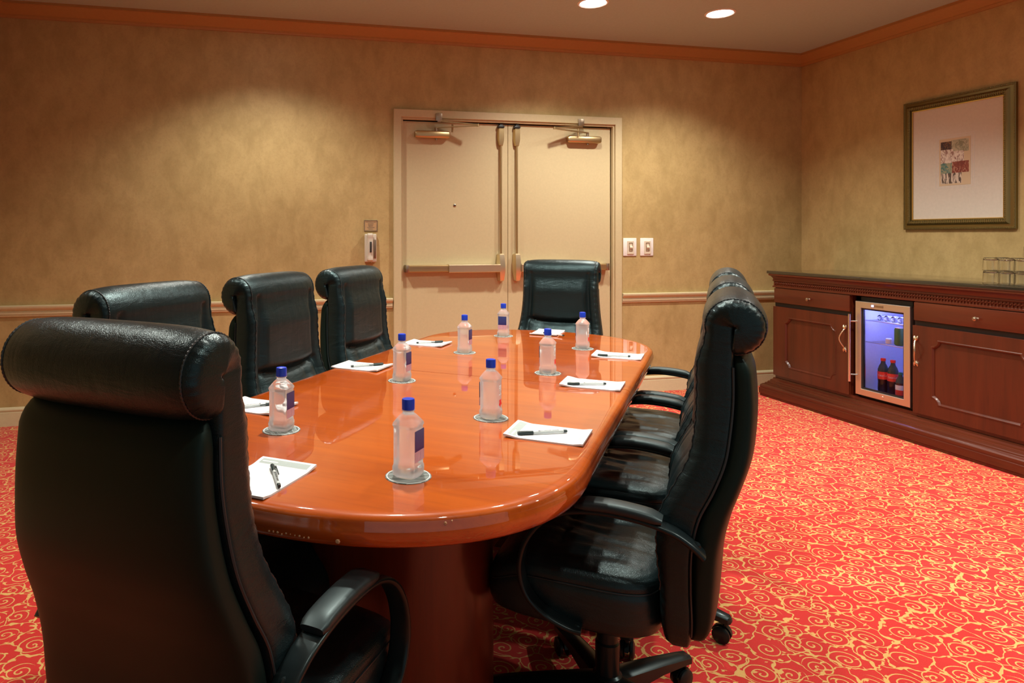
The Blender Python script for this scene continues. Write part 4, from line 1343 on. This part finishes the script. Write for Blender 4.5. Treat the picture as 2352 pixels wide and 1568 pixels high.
# contents of the fridge
def make_soda():
    t = thing('soda_bottle', 'x', 'bottle', (0, 0, 0), 0, 'soda bottles in the fridge')
    bm = B(); lathe(bm, [(0, 0), (0.022, 0), (0.027, 0.005), (0.0285, 0.02), (0.027, 0.06), (0.0285, 0.075), (0.0285, 0.118), (0.0275, 0.125)], 28); obj('bottle_body', bm, M['cola'], t)
    bm = B(); lathe(bm, [(0.0275, 0.125), (0.0280, 0.135), (0.022, 0.155), (0.013, 0.172), (0.011, 0.186), (0.011, 0.188)], 28); obj('bottle_neck', bm, M['bottletop'], t)
    bm = B(); lathe(bm, [(0.012, 0.186), (0.0135, 0.187), (0.0135, 0.200), (0.012, 0.202), (0, 0.202)], 24); obj('bottle_cap', bm, M['redcap'], t)
    bm = B(); lathe(bm, [(0.0288, 0.080), (0.0292, 0.080), (0.0292, 0.124), (0.0288, 0.124)], 28); lb = obj('label_band', bm, M['redlabel'], t)
    tb = text_bm('Coca-Cola', 0.0125, 0.0001)
    for v in tb.verts:
        a = v.co.x / 0.0294
        zz = v.co.y; k = 0.0295 + v.co.z
        v.co = Vector((k * math.sin(a), -k * math.cos(a), 0.103 + zz * 1.4))
    obj('lettering', tb, M['letter'], lb, smooth=False)
    return t
FZ = iz0 + 0.0032
sd = make_soda()
look = lambda x, y: math.atan2(-y, -x) + math.pi / 2
sd.scale = (1.08, 1.08, 1.1); sd.location = (3.985, 3.674, FZ); sd.rotation_euler = (0, 0, look(3.97, 3.56)); sd['label'] = 'red labelled cola bottle in the fridge, left of the pair on the bottom'
dup(sd, (3.985, 3.604, FZ), look(3.97, 3.5), 'red labelled cola bottle in the fridge, right of the pair on the bottom')
t = thing('soda_bottle', 'green capped bottle with white and red label in the bottom right of the fridge', 'bottle', (3.950, 3.520, FZ), look(3.96, 3.45), 'soda bottles in the fridge')
bm = B(); lathe(bm, [(0, 0), (0.022, 0), (0.026, 0.005), (0.027, 0.095)], 24); obj('bottle_body', bm, M['cola'], t)
bm = B(); lathe(bm, [(0.027, 0.095), (0.026, 0.105), (0.012, 0.135), (0.010, 0.148)], 24); obj('bottle_neck', bm, M['bottletop'], t)
bm = B(); lathe(bm, [(0.0, 0.146), (0.013, 0.146), (0.013, 0.160), (0, 0.161)], 20); obj('bottle_cap', bm, M['greencap'], t)
bm = B(); lathe(bm, [(0.0274, 0.020), (0.0279, 0.020), (0.0279, 0.052), (0.0274, 0.052)], 24); obj('red_label_band', bm, M['redlabel'], t)
bm = B(); lathe(bm, [(0.0274, 0.052), (0.0279, 0.052), (0.0279, 0.082), (0.0274, 0.082)], 24); obj('white_label_band', bm, M['letter'], t)
t = thing('soda_can', 'green drinks can on the middle shelf at the right of the fridge', 'can', (3.970, 3.545, SH[0] + 0.0029), 0)
bm = B(); lathe(bm, [(0, 0.001), (0.022, 0.0), (0.0285, 0.008), (0.0285, 0.100), (0.024, 0.110)], 28); obj('can_body', bm, M['can'], t)
bm = B(); lathe(bm, [(0.024, 0.110), (0.0245, 0.113), (0.022, 0.1135), (0.021, 0.110), (0, 0.110)], 28); obj('can_lid', bm, M['steel'], t)
def small_bottle(x, y, z, lab):
    t = thing('glass_bottle', lab, 'bottle', (x, y, z), 0, 'clear bottles lying on the top fridge shelf')
    bm = B(); lathe(bm, [(0, 0), (0.018, 0), (0.020, 0.004), (0.020, 0.060), (0.010, 0.085), (0.009, 0.105), (0, 0.106)], 20, Matrix.Translation((0, 0, 0.0205)) @ Matrix.Rotation(math.radians(90), 4, 'Y')); obj('bottle_body', bm, M['glass'], t)
    bm = B(); lathe(bm, [(0, 0.105), (0.0105, 0.105), (0.0105, 0.117), (0, 0.118)], 16, Matrix.Translation((0, 0, 0.0205)) @ Matrix.Rotation(math.radians(90), 4, 'Y')); obj('bottle_cap', bm, M['white'], t)
    return t
for k, nm in enumerate(('rightmost', 'second from the right', 'second from the left', 'leftmost')):
    small_bottle(3.94, 3.515 + 0.048 * k, SH[1] + 0.0029, 'clear glass bottle lying on the top fridge shelf, ' + nm + ' of four')
t = thing('small_jar', 'small white jar on the middle fridge shelf, left of the green can', 'jar', (3.975, 3.625, SH[0] + 0.0029), 0)
bm = B(); lathe(bm, [(0, 0), (0.016, 0), (0.018, 0.003), (0.018, 0.030), (0.014, 0.034), (0, 0.034)], 20); obj('jar_body', bm, M['white'], t)

# ---------------- upturned tumblers on the worktop
def make_tumbler():
    t = thing('glass_tumbler', 'x', 'glass', (0, 0, 0), 0, 'upturned tumblers stacked on the worktop')
    bm = B()
    # upside down: rim at the bottom
    prof = [(0.0375, 0.0), (0.0385, 0.001), (0.0380, 0.004), (0.0345, 0.060), (0.0320, 0.070), (0.028, 0.0715), (0.026, 0.0685), (0.0, 0.0680)]
    inner = [(0.0, 0.054), (0.028, 0.055), (0.0315, 0.058), (0.0355, 0.004), (0.0360, 0.001)]
    full = prof + [(max(r, 0.0005), z) for r, z in inner]
    n = 36
    vr = []
    for r, z in full:
        r = max(r, 0.0004)
        vr.append([bm.verts.new(((r + (0.0008 * math.cos(i * math.pi * 2 / 3) if 0.006 < z < 0.052 else 0)) * math.cos(2 * math.pi * i / n), (r + (0.0008 * math.cos(i * math.pi * 2 / 3) if 0.006 < z < 0.052 else 0)) * math.sin(2 * math.pi * i / n), z)) for i in range(n)])
    for a, b in zip(vr, vr[1:] + [vr[0]]):
        for i in range(n):
            bm.faces.new((a[i], a[(i + 1) % n], b[(i + 1) % n], b[i]))
    bm.faces.ensure_lookup_table()
    obj('tumbler_bowl', bm, M['glass'], t, angle=40)
    return t
tp = make_tumbler()
first = True
cols = ['first', 'second', 'third', 'fourth']
for r_, rn in ((0, 'front'), (1, 'rear')):
    for c_ in range(4):
        for l_, ln_ in ((0, 'bottom'), (1, 'top')):
            x = 4.055 + 0.082 * r_; y = 3.060 - 0.082 * c_; z = 0.9602 + 0.0722 * l_
            lab = 'upturned clear glass tumbler, %s layer, %s row, %s from the left of the stack' % (ln_, rn, cols[c_])
            if first:
                tp.location = (x, y, z); tp['label'] = lab; first = False
            else:
                dup(tp, (x, y, z), 0.3 * c_, lab)
dup(tp, (4.085, 2.87, 0.9602 + 2 * 0.0722), 0.2, 'upturned clear glass tumbler standing alone on top of the stack')

# ================================================================== PICTURE
pf = thing('framed_picture', 'large framed picture with small collage print in a wide pale mount on the right wall', 'picture', (RX, 3.555, 1.27))
py0, py1, pz0, pz1 = -0.362, 0.362, 0.0, 0.876
PR = [(0.0, 0.0), (0.0, 0.016), (0.003, 0.020), (0.010, 0.021), (0.013, 0.017), (0.028, 0.020), (0.036, 0.030), (0.044, 0.034), (0.052, 0.033), (0.057, 0.028), (0.058, 0.018), (0.064, 0.018), (0.066, 0.014), (0.066, 0.0)]
bm = B()
frame_sweep(bm, PR, [(-0.001, py0, pz0), (-0.001, py0, pz1), (-0.001, py1, pz1), (-0.001, py1, pz0)], (-1, 0, 0))
f = obj('picture_frame', bm, M['frame'], pf, angle=30)
bm = B()
def beads(off, h, size, step):
    for a, b in (((py0 + off, pz0 + off), (py0 + off, pz1 - off)), ((py0 + off, pz1 - off), (py1 - off, pz1 - off)), ((py1 - off, pz1 - off), (py1 - off, pz0 + off)), ((py1 - off, pz0 + off), (py0 + off, pz0 + off))):
        ln = math.dist(a, b); n = int(ln / step)
        vert = abs(a[0] - b[0]) < 1e-6
        for k in range(n + 1):
            yy = a[0] + (b[0] - a[0]) * k / n; zz = a[1] + (b[1] - a[1]) * k / n
            sy_, sz_ = (size * 1.9, step * 0.3) if vert else (step * 0.3, size * 1.9)
            box(bm, -h - 0.004, -h + 0.002, yy - sy_ / 2, yy + sy_ / 2, zz - sz_, zz + sz_, 0.0012, 1)
beads(0.050, 0.033, 0.006, 0.0125)
obj('beading', bm, M['frame'], f)
bm = B(); beads(0.006, 0.020, 0.003, 0.010); obj('outer_beading', bm, M['frame'], f)
bm = B(); frame_sweep(bm, [(0, 0), (0, 0.006), (0.005, 0.005), (0.005, 0)], [(-0.015, py0 + 0.0655, pz0 + 0.0655), (-0.015, py0 + 0.0655, pz1 - 0.0655), (-0.015, py1 - 0.0655, pz1 - 0.0655), (-0.015, py1 - 0.0655, pz0 + 0.0655)], (-1, 0, 0)); obj('gilt_lip', bm, M['framein'], f, smooth=False)
bm = B(); box(bm, -0.014, -0.008, py0 + 0.06, py1 - 0.06, pz0 + 0.06, pz1 - 0.06); mt = obj('mount', bm, M['mat'], pf, smooth=False)
ay0, ay1, az0, az1 = -0.095, 0.108, 0.286, 0.592
bm = B(); box(bm, -0.0150, -0.0141, ay0, ay1, az0, az1); obj('print', bm, M['art'], pf, smooth=False, label='small collage of leaf shapes in cream, teal and rust')
bm = B()
for o_ in (0.010, 0.024):
    frame_sweep(bm, [(0, 0), (0, 0.0008), (0.0012, 0.0008), (0.0012, 0)], [(-0.0140, ay0 - o_, az0 - o_ * 0.7), (-0.0140, ay0 - o_, az1 + o_), (-0.0140, ay1 + o_, az1 + o_), (-0.0140, ay1 + o_, az0 - o_ * 0.7)], (-1, 0, 0))
obj('ruled_lines', bm, M['paper'], mt, smooth=False)
